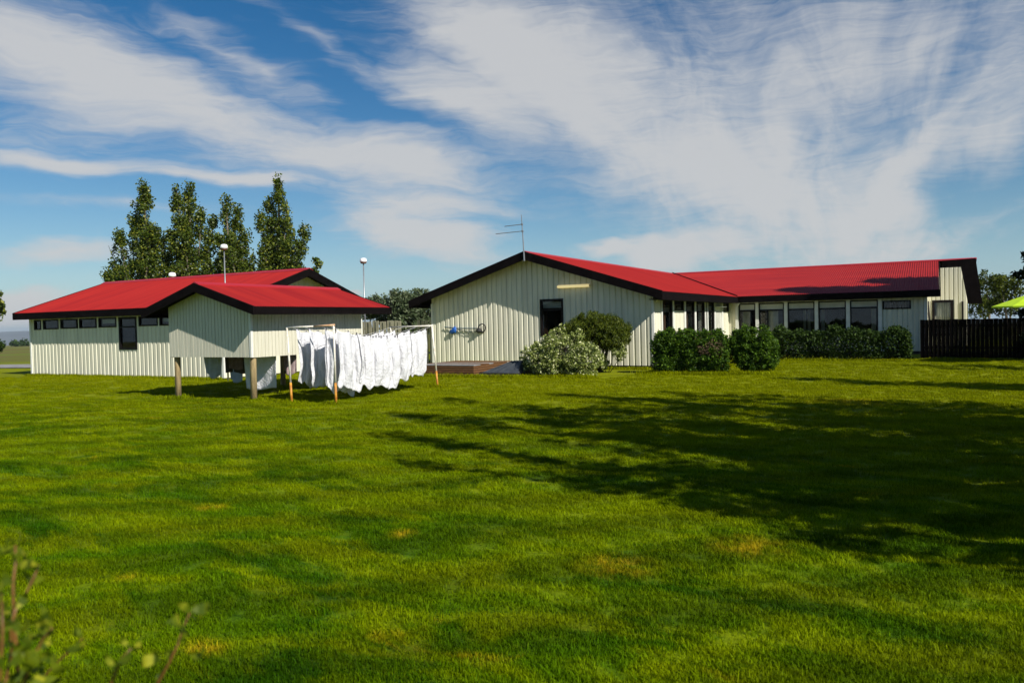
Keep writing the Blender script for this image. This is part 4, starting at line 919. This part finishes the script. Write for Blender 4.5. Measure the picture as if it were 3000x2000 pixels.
# the dark spruce at the right edge and the trees beyond the frame that shade the lawn
def spruce(base, h, r, label, n=9000, seed=3):
    t = thing('spruce_tree', label, 'tree', base); bx, by, bz = base
    MB().tube([(bx, by, -.2), (bx, by, h * .6), (bx, by, h)], [.24, .12, .02], 8).build('trunk', 'bark_dark', t)
    q = []; mb = MB(); rr = random.Random(seed)
    z = .7; P = []; A = []
    while z < h - .2:
        k = 9; R = r * min(1, (1 - z / h) * 1.45) ** .8
        for j in range(k):
            a = 2 * math.pi * (j + rr.random()) / k; R2 = R * rr.uniform(.72, 1.08)
            e = Vector((bx + math.cos(a) * R2, by + math.sin(a) * R2, z - .12 * R2 + rr.uniform(-.1, .1)))
            mb.tube([(bx, by, z + .1), e], [.03, .008], 4, cap=False)
            m_ = int(30 + 130 * R2)
            for i in range(m_):
                s = rr.uniform(.15, 1.0); c = Vector((bx, by, z + .1)).lerp(e, s); w = .24 * (1.1 - s) + .07
                P.append((c.x + rr.gauss(0, w), c.y + rr.gauss(0, w), c.z - abs(rr.gauss(0, .13))))
        z += .36
    mb.build('branches', 'bark_dark', t)
    np_quads('needles', leaf_quads(np.array(P), .27, .10), 'spruce_leaf', t)
    return t
spruce((5.75, 34.2, 0), 13.0, 3.0, 'tall dark spruce at the right edge of the photo behind the dark fence')
spruce((5.8, 36.7, 0), 10.3, 2.9, 'second dark spruce standing behind the tall one at the right edge', seed=5)
SG = 'trees standing right of the lawn'
def shade_tree(base, h, r, label, seed):
    random.seed(seed); x, y = base; b0 = Vector((x, y, 0)); pls = []
    for k in range(7):
        a = 2 * math.pi * k / 7 + random.uniform(-.3, .3); w = r * random.uniform(.35, .95); hh = h * random.uniform(.55, .95) * (1.05 - .3 * w / r)
        pls.append((Vector((x + .1 * math.cos(a), y + .1 * math.sin(a), h * random.uniform(.04, .2))), Vector((x + math.cos(a) * w, y + math.sin(a) * w, hh)), random.uniform(.38, .6)))
    pls.append((Vector((x, y, .8)), Vector((x + .1, y, h)), .6))
    return plume_tree('shade_tree', label, 'tree', b0, pls, 'dark_hedge_leaf', SG, .15, 40, 'bark_dark', 1.1)
for i, (b, h, r, w) in enumerate([((4.6, 5.7), 10.2, 2.2, 'nearest the camera'), ((4.9, 7.4), 11.6, 2.2, 'second from the camera'), ((4.5, 9.9), 11.6, 2.2, 'third from the camera'), ((5.0, 12.3), 11.2, 2.1, 'fourth from the camera'),
                                  ((7.4, 7.4), 11.4, 2.6, 'in the second row, nearer the camera'), ((7.8, 10.5), 11.8, 2.5, 'in the second row, farther from the camera'), ((3.9, 8.7), 8.4, 2.0, 'in front of the first row'), ((6.4, 13.6), 9.8, 2.5, 'behind the first row'), ((6.0, 19.4), 8.4, 1.5, 'level with the middle of the lawn'), ((6.6, 26.4), 6.6, 1.4, 'level with the far edge of the lawn')]):
    shade_tree(b, h, r, 'leafy tree right of the lawn, ' + w, 20 + i)
random.seed(99)
bush_tree('dark_bush', 'dark leafy bush at the right end of the dark fence', 'shrub', (3.5, 32.2, 0), [((3.3, 32.1, .7), (.6, .6, .7)), ((3.9, 32.2, 1.0), (.8, .7, .9))], 'spruce_leaf', 90, 40, .1, .5, .04, None, 'bark_dark', .2)

# umbrella
uc = at(3023, 905, 26.0)
um = thing('parasol', 'lime green parasol poking in at the right edge above the dark fence', 'parasol', (uc.x, uc.y, 0))
b = MB(); top = Vector((uc.x, uc.y, 2.32)); vs = [top]; n = 8
for j in range(n):
    a = 2 * math.pi * j / n + .25; vs.append(Vector((uc.x + 1.2 * math.cos(a), uc.y + 1.2 * math.sin(a), 1.90)))
for j in range(n):
    vs.append(vs[1 + j] - Vector((0, 0, .05)))
b.add(vs, [(0, 1 + j, 1 + (j + 1) % n) for j in range(n)] + [(1 + j, 9 + j, 9 + (j + 1) % n, 1 + (j + 1) % n) for j in range(n)])
cp_ = b.build('canopy', 'lime', um)
sm = cp_.modifiers.new('cloth', 'SOLIDIFY'); sm.thickness = .006
MB().tube([(uc.x, uc.y, 0), (uc.x, uc.y, 2.4)], .022, 8).build('pole', 'white_paint', um)
MB().lathe((uc.x, uc.y, 0), [(.25, 0), (.25, .05), (.06, .09)], 16).build('foot', 'rubber', um)
for j in range(n):
    a = 2 * math.pi * j / n + .25
    MB().tube([(uc.x, uc.y, 2.27), (uc.x + 1.18 * math.cos(a), uc.y + 1.18 * math.sin(a), 1.885)], .007, 4).build('rib', 'galv', um)

# ================================================================== far left: trees and bushes by the field
fl_ = at(-22, 1000, 60)
bush_tree('leafy_tree', 'dark tree cut by the left edge of the photo above the field', 'tree', (fl_.x, fl_.y, gz(fl_.x, fl_.y)), [(wt_(-45, 870, 60), (1.2, 1.2, 1.2)), (wt_(-30, 900, 60), (.8, 1, 1.1)), (wt_(-60, 950, 60), (1.3, 1.3, 1.1))], 'poplar_leaf', 44, 40, .26, .6, .12, None, cr=.34)
fb = at(-12, 1000, 62)
bush_tree('roadside_bush', 'dark bush at the left edge of the photo beside the field', 'shrub', (fb.x, fb.y, gz(fb.x, fb.y)), [(wt_(-14, 1012, 62), (.6, .6, .4)), (wt_(-25, 1020, 62), (.7, .7, .5))], 'dark_hedge_leaf', 60, 34, .18, .6, .05, None, cr=.22)
q = []
for k in range(240):
    d = random.uniform(560, 640); px = random.uniform(-700, 460); p = at(px, 1000, d); z0 = gz(p.x, p.y); hgt = random.uniform(2.5, 6.5)
    c = ellipsoid_shell((p.x, p.y, z0 + hgt * .5), (hgt * .5, hgt * .5, hgt * .5), 46, .3); q.append(c)
fw_ = np_quads('far_wood', leaf_quads(np.concatenate(q), 1.6, 1.2), 'dark_hedge_leaf'); fw_['kind'] = 'stuff'

# ================================================================== foreground shrub, close to the camera
fp_ = at(190, 1000, 1.05)
fs_ = thing('red_stemmed_shrub', 'blurred shrub with reddish stems and small leaves close to the camera, bottom left', 'shrub', (fp_.x, fp_.y, 0))
STEMS = [([(16, 2000), (35, 1899), (32, 1835), (45, 1787), (73, 1742), (99, 1691), (115, 1655)], 1.02), ([(40, 1800), (38, 1707), (45, 1653), (45, 1596)], 1.02),
         ([(70, 2000), (102, 1915), (128, 1867), (152, 1838)], 1.0), ([(121, 1988), (160, 1947), (204, 1905), (242, 1867)], 1.12),
         ([(325, 2000), (344, 1956), (357, 1927), (385, 1898)], 1.06), ([(462, 2000), (497, 1937), (523, 1883), (536, 1838), (556, 1795)], 1.1), ([(0, 1990), (8, 1850), (4, 1740)], .95), ([(-30, 1980), (-20, 1800), (-28, 1700)], 1.0)]
lq = []
def big_leaf(p, d, L, Wd):
    d = Vector(d).normalized(); s = d.cross(Vector((random.uniform(-1, 1), random.uniform(-1, 1), random.uniform(-1, 1)))).normalized(); nn = d.cross(s)
    e = []
    for k, wv_ in enumerate((.0, .75, 1.0, .8, .35, 0)):
        c = p + d * L * k / 5 - nn * .012 * math.sin(k / 5 * math.pi); e.append((c + s * Wd / 2 * wv_, c - s * Wd / 2 * wv_))
    for (a, b2), (c, d2) in zip(e, e[1:]): lq.append([a, b2, d2, c])
for path, d in STEMS:
    pts = [at(x, y, d + random.uniform(-.02, .02)) for x, y in path]
    low = pts[0]; ext = [Vector((low.x * .8 + fp_.x * .2, low.y * .8 + fp_.y * .2, z)) for z in (.0, .45, .9) if z < low.z - .1]
    allp = ext + pts; n = len(allp)
    MB().tube(allp, [.0031 * (1 - .7 * i / n) for i in range(n)], 6).build('stem', 'red_stem', fs_, smooth=True)
    for i, p in enumerate(pts):
        for _ in range(1 if i < len(pts) - 1 else 3):
            dr = Vector((random.uniform(-1, 1), random.uniform(-1, 1), random.uniform(0, 1.0)))
            big_leaf(p, dr, random.uniform(.016, .030), random.uniform(.007, .013))
for (x, y) in [(740 * .319, 1500 + 1180 * .319), (1750 * .319, 1500 + 900 * .319), (1600 * .319, 1500 + 1010 * .319), (1740 * .319, 1500 + 1310 * .319), (1480 * .319, 1500 + 1340 * .319), (1350 * .319, 1500 + 1330 * .319), (1200 * .319, 1500 + 1260 * .319), (420 * .319, 1500 + 590 * .319), (450 * .319, 1500 + 1130 * .319), (290 * .319, 1500 + 1190 * .319), (60 * .319, 1500 + 960 * .319), (250 * .319, 1500 + 400 * .319), (600 * .319, 1500 + 1450 * .319)]:
    big_leaf(at(x, y, 1.05), (random.uniform(-.3, 1), random.uniform(-1, .3), random.uniform(0, .8)), .034, .016)
for _ in range(44):
    big_leaf(at(random.uniform(-60, 120), random.uniform(1800, 2080), random.uniform(.92, 1.12)), (random.uniform(-1, 1), random.uniform(-1, 1), random.uniform(-.2, 1)), .03, .014)
np_quads('leaves', np.array([[tuple(v) for v in f] for f in lq]), 'plant_leaf', fs_)

# ================================================================== grass blades on the lawn
def make_grass():
    # clump of blades (faces) plus one loose point per clump; nodes set the clump on every point
    bl_v = []; bl_f = []
    r = random.Random(5)
    for k in range(56):
        a = r.uniform(0, 6.28); rr = .085 * math.sqrt(r.random()); x, y = rr * math.cos(a), rr * math.sin(a)
        h = r.uniform(.012, .034); w = r.uniform(.0016, .0032); th = r.uniform(0, 6.28); ln = r.uniform(.1, .9) * h; la = r.uniform(0, 6.28)
        dx, dy = math.cos(th) * w, math.sin(th) * w; lx, ly = math.cos(la) * ln, math.sin(la) * ln
        i = len(bl_v)
        bl_v += [(x - dx, y - dy, -.004), (x + dx, y + dy, -.004), (x + dx * .7 + lx * .35, y + dy * .7 + ly * .35, h * .6), (x - dx * .7 + lx * .35, y - dy * .7 + ly * .35, h * .6), (x + lx, y + ly, h)]
        bl_f += [(i, i + 1, i + 2, i + 3), (i + 3, i + 2, i + 4)]
    nb = len(bl_v)
    pts = []
    def wedge(d0, d1, dens):
        half = 1500 / F * 1.08
        area = half * (d1 * d1 - d0 * d0) + 3.0 * (d1 - d0); n = int(area * dens)
        d = np.sqrt(rng.uniform(d0 * d0, d1 * d1, n)); l = rng.uniform(-1, 1, n) * (half * d + 1.2)
        x = RX.x * l - RZ.x * d; y = RX.y * l - RZ.y * d
        pts.append(np.stack([x, y, np.zeros(n)], 1)); return n
    sc_ = []
    for d0, d1, dens, s in ((1.6, 4.5, 230, 1.0), (4.5, 8, 180, 1.05), (8, 13, 110, 1.15), (13, 20, 55, 1.35), (20, 31, 24, 1.6)):
        sc_ += [s] * wedge(d0, d1, dens)
    P = np.concatenate(pts); S = np.array(sc_, dtype=np.float32)
    keep = ~((P[:, 0] < -21.4) & (P[:, 1] > 18.7)) & ~((P[:, 0] < -8.4) & (P[:, 0] > -17.8) & (P[:, 1] > 21.9)) & ~(P[:, 1] > 33.4)
    P = P[keep]; S = S[keep]
    ex = []
    def edge(x0, y0, x1, y1, n, w=.06):
        t = rng.uniform(0, 1, n); ex.append(np.stack([x0 + (x1 - x0) * t + rng.normal(0, w, n), y0 + (y1 - y0) * t + rng.normal(0, w, n), np.zeros(n)], 1))
    edge(-32.8, 18.8, -21.6, 18.8, 420); edge(-11.9, 26.0, -8.5, 26.0, 160); edge(-8.1, 23.9, -4.4, 24.1, 200, .12); edge(-15.7, 21.5, -11.5, 21.55, 150, .05); edge(-11.6, 22.0, -9.2, 22.0, 160, .12)
    edge(-5.7, 31.9, -.8, 31.9, 140, .1); edge(-.5, 32.9, 3.2, 32.25, 110, .06)
    for px_, py_ in ((-16.98, 13.42), (-14.33, 13.44), (-16.72, 16.8), (-13.1, 13.42), (-11.87, 13.53), (-12.02, 17.85), (-13.5, 17.95)): edge(px_, py_, px_, py_, 14, .09)
    ex = np.concatenate(ex); P = np.concatenate([P, ex]); S = np.concatenate([S, rng.uniform(1.8, 3.6, len(ex)).astype(np.float32)])
    P[:, 2] = bump(P[:, 0], P[:, 1])
    me = bpy.data.meshes.new('grass')
    me.from_pydata(bl_v + [tuple(p) for p in P.tolist()], [], bl_f); me.update()
    at1 = me.attributes.new('spot', 'BOOLEAN', 'POINT'); at1.data.foreach_set('value', np.concatenate([np.zeros(nb, bool), np.ones(len(P), bool)]))
    at2 = me.attributes.new('size', 'FLOAT', 'POINT'); at2.data.foreach_set('value', np.concatenate([np.ones(nb, np.float32), S * rng.uniform(.75, 1.25, len(S)).astype(np.float32)]))
    o = bpy.data.objects.new('grass', me); COL.objects.link(o); me.materials.append(MATS['grass_blade']); o['kind'] = 'stuff'
    o['label'] = 'short mown grass of the lawn'
    g = bpy.data.node_groups.new('grass_nodes', 'GeometryNodeTree')
    g.interface.new_socket('Geometry', in_out='INPUT', socket_type='NodeSocketGeometry'); g.interface.new_socket('Geometry', in_out='OUTPUT', socket_type='NodeSocketGeometry')
    gi = nd('NodeGroupInput', g); go = nd('NodeGroupOutput', g)
    na = nd('GeometryNodeInputNamedAttribute', g, data_type='BOOLEAN'); na.inputs['Name'].default_value = 'spot'
    ns = nd('GeometryNodeInputNamedAttribute', g, data_type='FLOAT'); ns.inputs['Name'].default_value = 'size'
    sep = nd('GeometryNodeSeparateGeometry', g, domain='POINT')
    m2p = nd('GeometryNodeMeshToPoints', g); iop = nd('GeometryNodeInstanceOnPoints', g)
    rv = nd('FunctionNodeRandomValue', g, data_type='FLOAT_VECTOR'); rv.inputs[0].default_value = (-.08, -.08, 0); rv.inputs[1].default_value = (.08, .08, 6.283)
    g.links.new(gi.outputs[0], sep.inputs[0]); g.links.new(na.outputs[0], sep.inputs['Selection'])
    g.links.new(sep.outputs['Selection'], m2p.inputs[0]); g.links.new(m2p.outputs[0], iop.inputs['Points']); g.links.new(sep.outputs['Inverted'], iop.inputs['Instance'])
    g.links.new(rv.outputs[0], iop.inputs['Rotation']); g.links.new(ns.outputs[0], iop.inputs['Scale'])
    g.links.new(iop.outputs[0], go.inputs[0])
    md = o.modifiers.new('grass', 'NODES'); md.node_group = g
    print('grass clumps', len(P))
make_grass()
